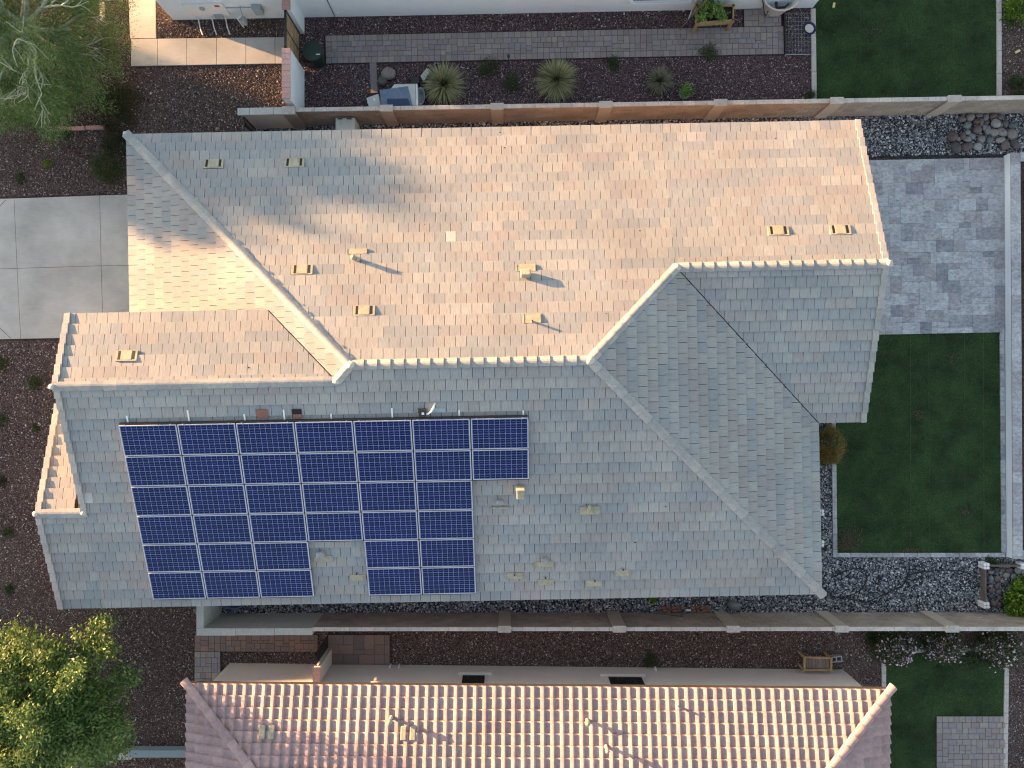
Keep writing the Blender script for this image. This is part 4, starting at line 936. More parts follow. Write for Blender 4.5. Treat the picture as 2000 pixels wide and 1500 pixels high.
for k in range(9): b = MB(); b.box(xg + .0, xg + .02, 10.83, 11.95, .16 + k * .166, .16 + k * .166 + .095); b.build('slat', 'wood', g)

# ================================================================== ROCKS
def rockset(lst, ox, oy, sc, group, where, zlift=0.0):
    n = 0
    for (x, y, w, h_) in lst:
        px, py = ox + x / sc, oy + y / sc; c = P(px, py); rx, ry = w / sc / FP * HC, h_ / sc / FP * HC; n += 1
        b = MB(); rz_ = min(rx, ry) * .65; r = random.random(); b.rock((c.x, c.y, rz_ * .75 + zlift), rx * .98, ry * .98, rz_, random.uniform(-.3, .3), n * 7, r + .001, n=12, k=7)
        o = b.build('river_rock', 'rock', None, base=(c.x, c.y, 0), smooth=True)
        col = ['pale grey', 'reddish brown', 'blue grey', 'tan grey', 'dark charcoal', 'dark rust', 'whitish', 'slate green'][min(7, int(r * 7 + .5))]
        size = 'large' if rx * ry > .0085 * 1.2 else ('small' if rx * ry < .0085 * .45 else 'mid-sized')
        yield o, col, size, px, py
rocksA = [(1295,1100,35,30),(1365,1085,38,40),(1425,1120,28,30),(1450,1065,35,22),(1470,1125,25,40),(1512,1085,26,34),(1583,1068,42,27),(1515,1130,25,28),(1597,1140,42,48),(1340,1155,38,36),(1430,1195,45,40),(1500,1175,25,26),(1527,1200,30,45),(1580,1222,44,38),(1348,1222,28,24),(1385,1255,35,28),(1300,1255,30,38),(1258,1280,30,24),(1345,1285,36,30),(1200,1258,50,50),(1235,1360,46,56),(1335,1352,56,42),(1433,1350,42,38),(1470,1282,38,34),(1545,1290,30,30),(1650,1220,55,40),(1645,1290,48,30),(1690,1140,30,36),(1755,1155,42,36),(1740,1238,42,55),(1760,1310,30,42),(1685,1340,40,50),(1790,1345,42,32),(1785,1230,20,40),(1640,1080,28,28),(1650,1150,22,28)]
rocksB = [(510,275,25,20),(600,295,52,40),(490,345,55,40),(700,300,40,40),(825,305,68,45),(980,310,68,65),(600,370,40,20),(680,355,38,32),(690,415,20,25),(770,395,62,55),(900,420,58,60),(490,470,52,75),(610,455,55,60),(700,505,45,40),(610,595,52,62),(490,600,50,30),(510,675,72,48),(635,705,48,55),(510,785,72,50),(650,810,45,50),(550,910,72,60),(1090,370,40,60),(650,930,40,40)]
def place_word(px, py, x0, x1, y0, y1):
    h = ['far left', 'left', 'middle', 'right', 'far right'][min(4, int((px - x0) / (x1 - x0) * 5))]
    v = ['top', 'upper part', 'centre', 'lower part', 'bottom'][min(4, int((py - y0) / (y1 - y0) * 5))]
    return f'{h} {v}'
seen_lab = {}
def uniq(lab):
    seen_lab[lab] = seen_lab.get(lab, 0) + 1
    return seen_lab[lab]
for lst, ox, oy, sc, grp, box, wh in ((rocksA, 1600, 0, 4.6875, 'river rocks piled by the upper wall', (1845, 1990, 220, 302), 'of the rock pile by the upper wall'), (rocksB, 1880, 1080, 9.375, 'river rocks inside the raised bed', (1925, 2000, 1105, 1182), 'of the rocks in the raised bed')):
    allr = list(rockset(lst, ox, oy, sc, grp, wh, .03))
    for o, col, size, px, py in allr:
        lab = f'{size} {col} rock, {place_word(px, py, *box)} {wh}'
        k = uniq(lab)
        if k > 1: lab = lab.replace(' rock,', [' rock,', ' rounded rock,', ' oval rock,', ' flat rock,'][min(k, 3)])
        tag(o, lab, 'rock', grp)
c = P(1432, 1181); b = MB(); b.rock((c.x, c.y, .13), .25, .15, .16, -.1, 5, .3, 12, 7); tag(b.build('boulder', 'rock', None, base=(c.x, c.y, 0), smooth=True), 'grey boulder alone in the gravel strip against the lower block wall', 'rock')
c = P(760, 148); b = MB(); b.rock((c.x, c.y, .16), .26, .22, .2, .4, 9, .45, 12, 7); tag(b.build('boulder', 'rock', None, base=(c.x, c.y, 0), smooth=True), 'pale lumpy boulder above the white storage box', 'rock')
c = P(748, 161); b = MB(); b.rock((c.x, c.y, .12), .19, .16, .15, .4, 19, .55, 12, 7); tag(b.build('boulder', 'rock', None, base=(c.x, c.y, 0), smooth=True), 'dark grey boulder touching the pale lumpy one', 'rock')
c = P(427, 254); b = MB(); b.rock((c.x, c.y, .07), .09, .07, .08, .4, 29, .45, 10, 6); tag(b.build('boulder', 'rock', None, base=(c.x, c.y, 0), smooth=True), 'small tan rock just above the roof eave near the side gate', 'rock')

# ================================================================== RAISED BEDS
def bed(label, x0, x1, y0, y1, z, corners, sides):
    t_ = thing('raised_bed', label, 'planter', P((x0 + x1) / 2, (y0 + y1) / 2))
    A_, B_ = P(x0, y0, z), P(x1, y1, z)
    X0, X1, Y1, Y0 = A_.x, B_.x, A_.y, B_.y
    for s in sides:
        b = MB()
        if s == 'W': b.box(X0 - .02, X0 + .02, Y0 + .1, Y1 - .1, .02, z)
        if s == 'E': b.box(X1 - .02, X1 + .02, Y0 + .1, Y1 - .1, .02, z)
        if s == 'N': b.box(X0 + .1, X1 - .1, Y1 - .02, Y1 + .02, .02, z)
        if s == 'S': b.box(X0 + .1, X1 - .1, Y0 - .02, Y0 + .02, .02, z)
        b.build('board', 'oldwood', t_)
    for (cx_, cy_) in corners:
        X = X0 if cx_ == 0 else X1; Y = Y1 if cy_ == 0 else Y0
        b = MB()
        for dx, dy in ((-.052, -.055), (.052, -.055), (-.052, .055), (.052, .055)): b.box(X + dx - .045, X + dx + .045, Y + dy - .05, Y + dy + .05, 0, z + .06)
        b.build('corner_bracket', 'white', t_, bevel=.012)
    return t_
bed('raised bed with white corner brackets holding river rocks and lime bush', 1925.5, 1999, 1105.5, 1182, .28, [(0, 0), (0, 1), (1, 0)], ['W', 'N'])
bed('raised bed with white corner brackets half hidden under the right eave', 1545, 1603, 1001, 1061, .38, [(1, 0), (1, 1)], ['E', 'N', 'S'])

# ================================================================== VEGETATION
def leaves(name, C, n, spread, size, m, parent, aspect=.45, rb=None, up=.4, flat=1.0, outdir=None):
    """C: (k,3) cluster centres"""
    C = np.asarray(C); k = len(C); idx = rng.integers(0, k, n); c = C[idx] + rng.normal(0, 1, (n, 3)) * np.array([spread, spread, spread * flat])
    nrm = rng.normal(0, 1, (n, 3)); nrm[:, 2] = np.abs(nrm[:, 2]) + up; nrm /= np.linalg.norm(nrm, axis=1)[:, None]
    a = np.cross(nrm, rng.normal(0, 1, (n, 3))) if outdir is None else np.cross(nrm, np.cross(outdir[idx] + rng.normal(0, .35, (n, 3)), nrm))
    a /= np.linalg.norm(a, axis=1)[:, None] + 1e-9; b_ = np.cross(nrm, a); s = (size * rng.uniform(.6, 1.4, n))[:, None]
    V = np.stack([c - a * s, c - b_ * s * aspect, c + a * s, c + b_ * s * aspect], 1).reshape(-1, 3)
    F = np.arange(n * 4).reshape(-1, 4)
    r = rng.uniform(0, 1, n) if rb is None else np.clip(rb[idx] + rng.normal(0, .16, n), 0, 1)
    return npmesh(name, V, F, m, r, parent, kind=None)
def branchy(b, p, d, L, r, depth, tips, spread=.55, droop=0.0, q=random):
    d = d.normalized(); pts = [p]; cur = p; dd = d.copy(); n = 4
    for i in range(n):
        dd = (dd + Vector((q.gauss(0, .13), q.gauss(0, .13), q.gauss(0, .10) - droop))).normalized(); cur = cur + dd * (L / n); pts.append(cur)
    b.tube(pts, r, r * .55, n=6 if depth > 1 else 4)
    if depth <= 1: tips.append((pts[-2], dd.copy()))
    if depth <= 0: tips.append((cur, dd)); return
    for _ in range(3 if depth > 1 else 3):
        i = q.randint(2, n); side = Vector((q.gauss(0, 1), q.gauss(0, 1), q.gauss(0, .5))).normalized()
        branchy(b, pts[i], dd + side * spread * 1.3, L * .68, r * .5, depth - 1, tips, spread, droop, q)
def tree(name, label, base, h, crown, m, bark, nleaf, lsize, seed=1, limbs=6, droop=.02, spread=.10, aspect=.45, flat=.8, limb_up=.35, r0=.14, depth=3, L0=2.0, up=.4, fill=160, clump=1.0, down=0.0, lr=.5, lf=.62):
    """crown = (centre x, y, z, radius, half height)"""
    q = random.Random(seed); t_ = thing(name, label, 'tree', base)
    b = MB(); top = Vector((base[0], base[1], h)); mid_ = (Vector(base) + top) / 2 + Vector((q.uniform(-.1, .1), q.uniform(-.1, .1), 0))
    b.tube([Vector(base), mid_, top], r0, r0 * .7, n=9); b.build('trunk', bark, t_, smooth=True)
    tips = []; cc = Vector(crown[:3])
    for i in range(limbs):
        a = 2 * math.pi * i / limbs + q.uniform(-.3, .3); lb = MB()
        aim = cc + Vector((math.cos(a) * crown[3], math.sin(a) * crown[3], limb_up)) - top
        branchy(lb, top, aim, aim.length * lf, r0 * lr, depth, tips, .45, droop, q)
        lb.build('limb', bark, t_, smooth=True)
    C = [tuple(p + Vector((0, 0, -down))) for p, _ in tips]; D = [tuple(d_) for _, d_ in tips]
    for _ in range(fill):
        v = Vector((q.gauss(0, 1), q.gauss(0, 1), q.gauss(0, 1))).normalized() * q.uniform(.35, 1) ** .5
        lobe = 1 + .16 * math.sin(3 * math.atan2(v.y, v.x) + seed) + .10 * math.sin(7 * math.atan2(v.y, v.x))
        C.append((cc.x + v.x * crown[3] * lobe, cc.y + v.y * crown[3] * lobe, cc.z + v.z * crown[4])); D.append(tuple(Vector((v.x, v.y, .1 - droop * 6)).normalized()))
    C = np.array(C); D = np.array(D); rb = rng.uniform(.05, .9, len(C))
    leaves('crown', C, nleaf, spread, lsize, m, t_, aspect, rb, up, flat, outdir=D)
    return t_
def bush(name, label, px, py, r, h, m, n, size, cat='shrub', group=None, spread=None, k=60, aspect=.4, rxy=(1, 1), parent=None, z0=0, petals=0, up=.3):
    c = P(px, py); t_ = thing(name, label, cat, (c.x, c.y, z0), group); C = []
    b = MB()
    for i in range(k):
        a = rng.uniform(0, 6.283); el = rng.uniform(.05, 1.35); rr = r * rng.uniform(.55, 1)
        tp = Vector((c.x + math.cos(a) * math.cos(el) * rr * rxy[0], c.y + math.sin(a) * math.cos(el) * rr * rxy[1], z0 + math.sin(el) * h * rng.uniform(.6, 1))); C.append(tuple(tp))
        if i % 3 == 0: b.tube([Vector((c.x, c.y, z0)), (Vector((c.x, c.y, z0)) + tp) / 2 + Vector((0, 0, .04)), tp], .008, .003, n=4)
    b.build('stems', 'barkb', t_); C = np.array(C)
    leaves('foliage', C, n, spread or r * .14, size, m, t_, aspect, rng.uniform(.1, .9, k), up, .7)
    if petals:
        top = C[C[:, 2] > z0 + h * .3]; leaves('flowers', top, petals, r * .13, size * .8, 'petal', t_, .8, None, 1.2, .6)['kind'] = 'stuff'
    return t_
tree('palo_verde_tree', 'feathery green tree with pale bare limbs in the upper left corner', (-15.6, 11.4, 0), 1.8, (-15.45, 10.55, 2.1, 2.65, .65), 'leaf_pv', 'bark', 120000, .045, seed=4, limbs=11, droop=.03, spread=.20, aspect=.20, flat=.55, limb_up=1.5, r0=.16, depth=3, up=.5, fill=460, down=.5, lr=.65, lf=.48)
tree('leafy_tree', 'bright yellow green leafy tree in the lower left corner', (-14.6, -10.3, 0), 1.3, (-14.4, -10.3, 3.1, 2.45, 1.25), 'leaf_y', 'barkb', 80000, .056, seed=9, limbs=9, droop=-.02, spread=.17, aspect=.42, flat=.8, limb_up=.9, r0=.15, depth=3, up=.6, fill=420, lf=.47)
bush('shrub', 'large dark shrub between the feathery tree and the roof corner', 240, 212, .85, 1.0, 'leaf_d', 9000, .03, k=90)
bush('shrub', 'dull green shrub against the left eave above the driveway', 217, 330, .60, .7, 'leaf_w', 5000, .026, k=60)
bush('shrub', 'low dark shrub just under the upper left roof corner', 228, 285, .5, .5, 'leaf_d', 2500, .026, k=40)
bush('shrub', 'orange and green shrub in the notch between eave and lawn', 1612, 868, .62, 1.1, 'leaf_o', 9000, .045, k=70, aspect=.16, rxy=(.62, 1.15))
bush('lime_bush', 'bright lime green bush in the rock bed at the right edge', 1990, 1172, .80, .8, 'leaf_lime', 6500, .055, k=70, aspect=.55)
for (x, y, rr, lab) in ((1733, 1258, .78, 'pink flowering bush left of the other two below the wall'), (1828, 1256, .72, 'pink flowering bush in the middle of three below the wall'), (1931, 1258, .86, 'widest pink flowering bush, right of the black trellis')):
    bush('oleander_bush', lab, x, y, rr, 1.0, 'leaf_w', 6000, .05, group='pink flowering bushes below the wall', k=70, aspect=.3, rxy=(1, .72), petals=620 if rr < .8 else 450, cat='flowering bush')
bush('shrub', 'yellow green shrub in the top right corner', 1995, 22, .75, .7, 'leaf_lime', 4000, .04, k=40)
bush('shrub', 'small green shrub at the right edge beside the upper wall', 1990, 172, .45, .4, 'leaf_w', 2200, .03, k=30)
wl_ = [(93, 320, .16, 'leaf_lime', 'small yellow green weed in gravel above the driveway'), (42, 348, .18, 'leaf_w', 'pale grey green weed near the left edge above the driveway'), (5, 710, .28, 'leaf_w', 'spiky tan green plant at the left edge below the driveway'), (70, 748, .28, 'leaf_w', 'dark low plant left of the west ridge end'),
       (72, 838, .12, 'leaf_w', 'tiny brown weed in the left gravel'), (4, 820, .24, 'leaf_w', 'green agave at the left edge, beside the lower gable'), (4, 940, .18, 'leaf_d', 'dark weed at the left edge beside the lower gable'), (18, 1040, .2, 'leaf_w', 'green weed low in the left gravel'), (20, 1150, .2, 'leaf_w', 'green weed above the leafy tree'),
       (130, 262, .22, 'leaf_w', 'small weed below the brick edging'), (1383, 106, .38, 'leaf_w', 'dark weed growing at the paver path edge'), (955, 135, .4, 'leaf_w', 'low dark weed patch beside the first path light'), (1000, 160, .4, 'leaf_w', 'low dark weed patch left of the middle spiky grass'),
       (1200, 125, .3, 'leaf_w', 'thin weed patch between two spiky grasses'), (1580, 190, .25, 'leaf_w', 'weed at the end of the purple gravel bed'), (1935, 1098, .25, 'leaf_w', 'weed tuft above the raised bed corner'), (1275, 1170, .15, 'leaf_lime', 'tiny green weed in the lower gravel strip'), (1270, 1287, .28, 'leaf_w', 'grey green weed against the bottom house wall')]
for x, y, r, m, lab in wl_: bush('weed', lab, x, y, r, r * .6, m, int(900 * r / .25), .022, cat='weed', k=18, spread=r * .25)
def yucca(label, px, py, r, h, m, n, cat='spiky grass'):
    c = P(px, py); t_ = thing('desert_spoon', label, cat, (c.x, c.y, 0), 'spiky desert grasses along the path'); V = []; F = []; Rr = []
    for i in range(n):
        a = rng.uniform(0, 6.283); el = rng.uniform(.12, 1.45); L = r * rng.uniform(.8, 1.08); w = .011
        d = np.array([math.cos(a) * math.cos(el), math.sin(a) * math.cos(el), math.sin(el)]); s = np.array([-math.sin(a), math.cos(a), 0]) * w; o = np.array([c.x, c.y, .12]); k = len(V)
        p1 = o + d * L * .5 + np.array([0, 0, .06]); p2 = o + d * L * np.array([1, 1, h]) - np.array([0, 0, .06 * math.cos(el)])
        V += [o - s * .8, o + s * .8, p1 + s, p1 - s, p2 + s * .1, p2 - s * .1]; F += [(k, k + 1, k + 2, k + 3), (k + 3, k + 2, k + 4, k + 5)]; rr = rng.uniform(0, 1); Rr += [rr, rr]
    npmesh('blades', V, F, m, Rr, t_, kind=None)
    b = MB(); b.rock((c.x, c.y, .08), .12, .12, .12, 0, 3); b.build('crown_base', 'barkb', t_)
yucca('round spiky grey green grass beside the white storage box', 869, 172, .88, .9, 'yucca', 900)
yucca('straw tipped spiky grass in the middle of the purple bed', 1086, 163, .88, .9, 'yucca', 900)
yucca('smaller dull spiky grass left of the potted plant', 1285, 164, .60, .9, 'yuccag', 420)

# ================================================================== YARD THINGS, NORTH
def ptop(x, y, z): return P(x, y, z)
gb = thing('garbage_bin', 'round dark green bin just inside the yard gate', 'bin', P(605, 97))
c = P(611, 100, .85); b = MB(); b.lathe((c.x, c.y, 0), [(.22, 0), (.30, .85), (.34, .86), (.33, .90), (.20, .95), (.001, .96)], 24); b.build('bin_body', 'green', gb, smooth=False)
b = MB(); b.box(c.x + .12, c.x + .26, c.y - .16, c.y - .13, .945, .95); b.build('white_mark', 'white', gb)
b = MB(); b.box(c.x - .14, c.x + .14, c.y + .28, c.y + .36, .78, .86); b.build('handle', 'green', gb, bevel=.02)
sb = thing('storage_box', 'off white storage box against the upper block wall', 'box', P(790, 190))
A_ = [P(761, 176, .5), P(770, 164, .5), P(812, 163, .5), P(813, 206, .5), P(772, 206, .5)]; b = MB(); b.prism([tuple(p_.xy) for p_ in A_], 0, .5); b.build('box_body', 'offwhite', sb, bevel=.02)
b = MB(); A_ = [P(812.5, 163, .53), P(815, 164, .53), P(816, 206, .53), P(813, 207, .53)]; b.prism([tuple(p_.xy) for p_ in A_], 0, .53); b.build('side_panel', 'white', sb)
bt = thing('plastic_tray', 'blue grey wet plastic tray lying on the storage box', 'tray', P(775, 188, .5))
b = MB(); A_ = [P(741, 175, .56), P(796, 167.5, .56), P(805, 206, .56), P(745, 207, .56)]; b.prism([tuple(p_.xy) for p_ in A_], .505, .545); b.build('tray_body', 'bluegrey', bt, bevel=.015)
b = MB(); A_ = [P(756, 193, .56), P(797, 192, .56), P(801, 205, .56), P(757, 206, .56)]; b.prism([tuple(p_.xy) for p_ in A_], .546, .56); b.build('dark_mat', 'navy', bt)
wb_ = thing('white_crate', 'small pale grey crate leaning left of the blue tray', 'crate', P(732, 196))
b = MB(); A_ = [P(715, 191, .45), P(739, 183, .45), P(744, 207, .45), P(721, 210, .45)]; b.prism([tuple(p_.xy) for p_ in A_], 0, .45); b.build('crate_body', 'offwhite', wb_, bevel=.015)
b = MB(); c = P(731, 194, .455); b.box(c.x - .03, c.x + .03, c.y - .05, c.y + .05, .451, .456); b.build('white_label', 'white', wb_)
pt = thing('nursery_pot', 'empty black square pot above the storage box corner', 'pot', P(812, 155))
c = P(811, 156, .25); b = MB(); b.box(c.x - .15, c.x + .15, c.y - .13, c.y + .13, 0, .25); b.build('pot_body', 'black', pt, bevel=.02)
b = MB(); c = P(822, 190, .2); b.lathe((c.x, c.y, 0), [(.12, 0), (.2, .3), (.22, .31), (.19, .3), (.12, .1), (.001, .1)], 20, sx=.7, sy=1.4); tag(b.build('planter_tub', 'grey', None, base=(c.x, c.y, 0)), 'grey oval tub between the storage box and spiky grass', 'tub')
b = MB(); A_ = [P(822, 151), P(834, 136), P(842, 141), P(828, 162)]; b.prism([tuple(p_.xy) for p_ in A_], .0, .12); tag(b.build('stone_block', 'offwhite', None), 'pale green grey block leaning under the first spiky grass', 'block')
b = MB(); b.prism(poly_px([(722, 118), (735, 118), (738, 182), (725, 182)]), -.03, .035); tag(b.build('concrete_strip', 'paver', None), None, None, kind='structure')
pl_ = thing('path_light', 'thin black path light at the paver edge', 'light', P(993, 122))
c = P(993, 121); b = MB(); b.tube([Vector((c.x, c.y, 0)), Vector((c.x, c.y, .45))], .012, n=6); b.build('stake', 'black', pl_); b = MB(); b.lathe((c.x, c.y, .45), [(.03, -.04), (.055, 0), (.05, .06), (.001, .07)], 12); b.build('lamp_head', 'black', pl_)
fp = thing('potted_plant', 'small bright green plant in a round pot against the wall', 'potted plant', P(1334, 187))
c = P(1334, 187); b = MB(); b.lathe((c.x, c.y, 0), [(.12, 0), (.19, .25), (.20, .27), (.17, .26), (.001, .22)], 18); b.build('pot', 'grey', fp)
C = np.array([[c.x + rng.normal(0, .10), c.y + rng.normal(0, .10), .32 + rng.uniform(0, .15)] for _ in range(30)]); leaves('foliage', C, 700, .05, .035, 'leaf_v', fp)
# wooden raised planter
rp = thing('planter_table', 'pine planter box on legs full of green herbs', 'planter', P(1398, 45))
zt_ = .75; c4 = [P(1361, 9, zt_), P(1433, 10, zt_), P(1432, 39, zt_), P(1363, 44, zt_)]
def bar(b, a, c, w, h_): 
    d_ = (c - a); L_ = d_.length; d_.normalize(); s_ = Vector((-d_.y, d_.x, 0)).normalized() if abs(d_.z) < .9 else Vector((1, 0, 0)); b.box(0, L_, -w / 2, w / 2, -h_ / 2, h_ / 2, frame(a, d_, s_))
for i in range(4):
    b = MB(); a_, c_ = c4[i], c4[(i + 1) % 4]; bar(b, a_ + Vector((0, 0, -.12)), c_ + Vector((0, 0, -.12)), .05, .24); b.build('board', 'wood_y', rp)
for p_ in c4: b = MB(); b.box(p_.x - .045, p_.x + .045, p_.y - .045, p_.y + .045, 0, zt_); b.build('leg', 'wood', rp)
b = MB(); b.prism([tuple(p_.xy) for p_ in c4], zt_ - .24, zt_ - .08); b.build('potting_soil', 'dark', rp)
C = []
for (x, y) in ((1372, 15), (1376, 22), (1370, 34), (1382, 12), (1392, 18), (1395, 26), (1400, 16), (1410, 26), (1413, 32), (1376, 8), (1388, 8), (1404, 30), (1368, 38)):
    p_ = P(x, y, .85); 
    for _ in range(3): C.append((p_.x + rng.normal(0, .05), p_.y + rng.normal(0, .05), .85 + rng.uniform(-.05, .2)))
leaves('herbs', np.array(C), 1500, .055, .045, 'leaf_v', rp)
b = MB(); b.tube([P(1327, 58, .02), P(1362, 19, .88), P(1392, -14, 1.6)], .022, n=6); tag(b.build('wooden_pole', 'oldwood', None, base=P(1327, 58)), 'long grey pole leaning across the pine planter to the path', 'pole')
tb = thing('round_tub', 'white tub with beige rim and dark cloth at the top edge', 'tub', P(1526, -6))
c = P(1526, -9, .7); b = MB(); b.lathe((c.x, c.y, .0), [(.42, .0), (.50, .55), (.58, .66), (.60, .70), (.56, .72)], 32, sx=1.08, sy=.9); b.lathe((c.x, c.y, 0), [(.56, .72), (.50, .66)], 32, sx=1.08, sy=.9); b.build('rim', 'beige', tb, smooth=True)
b = MB(); b.lathe((c.x, c.y, 0), [(.50, .66), (.44, .3), (.001, .28)], 32, sx=1.08, sy=.9); b.build('basin', 'white', tb, smooth=True)
b = MB(); b.tube([Vector((c.x - .16, c.y + .4, .75)), Vector((c.x - .1, c.y, .45)), Vector((c.x - .05, c.y - .28, .42)), Vector((c.x + .2, c.y - .3, .5)), Vector((c.x + .3, c.y - .22, .6))], .07, .03, n=8); b.build('dark_cloth', 'black', tb)
b = MB(); b.tube([P(1488, -10, .9), P(1493, 25, .4), P(1495, 32, .02), P(1500, 22, .3)], .02, n=6); tag(b.build('metal_stand', 'black', None, base=P(1494, 30)), 'bent black metal rod beside the white tub', 'stand')
b = MB(); b.lathe((0, 0, 0), [(.001, .0), (.22, .01), (.24, .03), (.22, .05), (.001, .06)], 20); c = P(1583, 53, .3); b.v = [tuple(Matrix.Translation((c.x, c.y, .27)) @ Matrix.Rotation(R(-42), 4, 'Z') @ Matrix.Rotation(R(72), 4, 'X') @ Vector(p_)) for p_ in b.v]; tag(b.build('swim_board', 'navy', None, base=(c.x, c.y, 0)), 'navy and white disc standing on the curb by the upper lawn', 'toy')
b = MB(); b.v = []; b.lathe((0, 0, .061), [(.001, 0), (.15, 0), (.16, -.01)], 16); b.v = [tuple(Matrix.Translation((c.x, c.y, .27)) @ Matrix.Rotation(R(-42), 4, 'Z') @ Matrix.Rotation(R(72), 4, 'X') @ Vector(p_)) for p_ in b.v]
wo = b.build('white_face', 'white', bpy.data.objects['swim_board'])
for (x, y, an, lab) in ((1627, 12, 1.4, 'small pale yellow block lying on the upper lawn'), (1985, 102, .5, 'small yellow block on the gravel at the right edge')):
    c = P(x, y); b = MB(); b.box(-.09, .09, -.04, .04, .03, .09, Matrix.Translation((c.x, c.y, 0)) @ Matrix.Rotation(an, 4, 'Z')); tag(b.build('toy_block', 'yellow', None, base=(c.x, c.y, 0), bevel=.012), lab, 'toy block')
b = MB(); a_, c_ = P(1529, 22), P(1531, 107); b.prism([tuple(p_.xy) for p_ in (a_, a_ + Vector((.05, 0, 0)), c_ + Vector((.05, 0, 0)), c_)], 0, .12); tag(b.build('garden_edging', 'black', None), 'straight black edging strip at the end of the paver path', 'edging')
wm = thing('wire_mesh', 'low wire mesh panel laid between the paver path and the upper lawn', 'mesh panel', P(1557, 70))
b = MB()
for k in range(9): a_, c_ = P(1534 + k * 6.2, 26, .07), P(1535 + k * 6.2, 106, .07); b.tube([a_, c_], .004, n=4)
for k in range(11): a_, c_ = P(1534, 26 + k * 8, .075), P(1584, 25.5 + k * 8, .075); b.tube([a_, c_], .004, n=4)
b.tube([P(1533, 107, .08), P(1585, 106, .08)], .012, n=5); b.build('wires', 'grey', wm)
ub = thing('utility_box', 'pale grey equipment box squeezed between house and upper wall', 'box', P(674, 240))
A_ = P(655, 229, .85), P(693.5, 262, .85); b = MB(); b.box(A_[0].x, A_[1].x, 7.72, A_[0].y, 0, .85); b.build('box_body', 'offwhite', ub, bevel=.03)
for x in (659.5, 677.5): p_ = P(x, 231, .85); b = MB(); b.box(p_.x, p_.x + .16, p_.y - .04, p_.y, .851, .856); b.build('vent_slot', 'dark', ub)

# ---- litter on the paving, saw cuts in the driveway
lt = MB()
for (poly_, n_, zz) in (([(2, 400), (250, 392), (250, 605), (110, 655), (2, 655)], 60, .048), ([(260, 82), (545, 80), (545, 120), (260, 125)], 18, .053), ([(1735, 318), (1950, 316), (1950, 635), (1735, 635)], 60, .056), ([(1640, 660), (1945, 660), (1945, 1070), (1640, 1070)], 50, .05), ([(1600, 5), (1940, 5), (1940, 185), (1600, 185)], 35, .05), ([(640, 75), (1520, 62), (1520, 100), (640, 118)], 60, .056)):
    pw_ = poly_px(poly_); xs_ = [p[0] for p in pw_]; ys_ = [p[1] for p in pw_]
    for _ in range(n_):
        x, y = random.uniform(min(xs_), max(xs_)), random.uniform(min(ys_), max(ys_))
        if not pip(np.array([x]), np.array([y]), pw_)[0]: continue
        a = random.uniform(0, 6.28); w = random.uniform(.012, .03); lt.add([(x, y, zz), (x + w * math.cos(a), y + w * math.sin(a), zz + .006), (x - w * .6 * math.sin(a), y + w * .6 * math.cos(a), zz + .01)], [(0, 1, 2)], random.uniform(.01, 1))
lt.build('leaf_litter', 'litter')['kind'] = 'stuff'
b = MB()
for a_, c_ in (((-40, 447), (13, 391)), ((-40, 602), (23, 661))):
    p_, r_ = P(*a_), P(*c_); bar(b, p_ + Vector((0, 0, .044)), r_ + Vector((0, 0, .044)), .014, .006)
b.build('saw_cut', 'deck', driveway)
# ---- north-west edging and bits
be = thing('brick_edging', 'pinkish brick edging bent round the shrub bed near the feathery tree', 'edging', P(120, 250))
for a_, c_ in (((93.5, 190), (93.5, 222)), ((94, 223), (94.5, 256)), ((96, 252.5), (134, 252)), ((136, 252.5), (168, 251)), ((170, 250.5), (205, 249.5))):
    p_, r_ = P(*a_), P(*c_); b = MB(); bar(b, p_ + Vector((0, 0, .04)), r_ + Vector((0, 0, .04)), .12, .12); b.r = [random.random()] * len(b.r); b.build('edging_brick', 'pinkcap', be, bevel=.01)
cb = thing('curb_stone', 'narrow white and brown curb right of the feathery tree', 'curb', P(201, 10))
b = MB(); p_, r_ = P(198, -30), P(203, 44); bar(b, p_ + Vector((0, 0, .05)), r_ + Vector((0, 0, .05)), .12, .14); b.build('curb_body', 'curb', cb, bevel=.01)
b = MB(); b.tube([P(121, 284, .05), P(184, 318, .06)], .022, n=6); tag(b.build('rusty_rod', 'rust', None, base=P(150, 300)), 'rusty iron rod lying in the gravel above the driveway', 'rod')
b = MB(); b.tube([P(72, 1158, .05), P(104, 1142, .06)], .02, n=6); tag(b.build('rusty_rod', 'rust', None, base=P(90, 1150)), 'rusty rod poking out beneath the lower left eave', 'rod')

# ---- south side
b = MB(); q = P(456, 1184, .35); b.lathe((q.x, q.y + .25, 0), [(.40, 0), (.44, .34), (.46, .36), (.40, .36), (.36, .1), (.001, .08)], 28, sx=1.0, sy=.8); tag(b.build('plastic_tub', 'bluetub', None, base=(q.x, q.y + .25, 0)), 'slate blue oval tub peeking out below the eave', 'tub')
bs = thing('paver_stack', 'row of red clay bricks with a white pipe by the lower wall', 'bricks', P(1345, 1188))
for k in range(11):
    x = 1286 + k * 9.4
    for rr, y in enumerate((1185.5, 1191)):
        if (k * 7 + rr) % 6 == 0: continue
        p_ = P(x + (rr % 2) * 2, y); b = MB(); b.box(p_.x - .07, p_.x + .07, p_.y - .042, p_.y + .042, 0, .06 + .06 * (k % 2), r=random.random()); b.build('brick', 'brick', bs, bevel=.006)
b = MB(); p_ = P(1342, 1189); b.tube([p_ + Vector((-.09, 0, .16)), p_ + Vector((.09, 0, .16))], .04, n=10); b.build('white_pipe', 'white', bs)
b = MB(); b.tube([P(1275, 1198, .6), P(1333, 1204, .5), P(1331, 1194, .1)], .012, n=5); tag(b.build('wire_stand', 'black', None, base=P(1331, 1194)), 'thin black wire leaning on the lower block wall', 'wire')
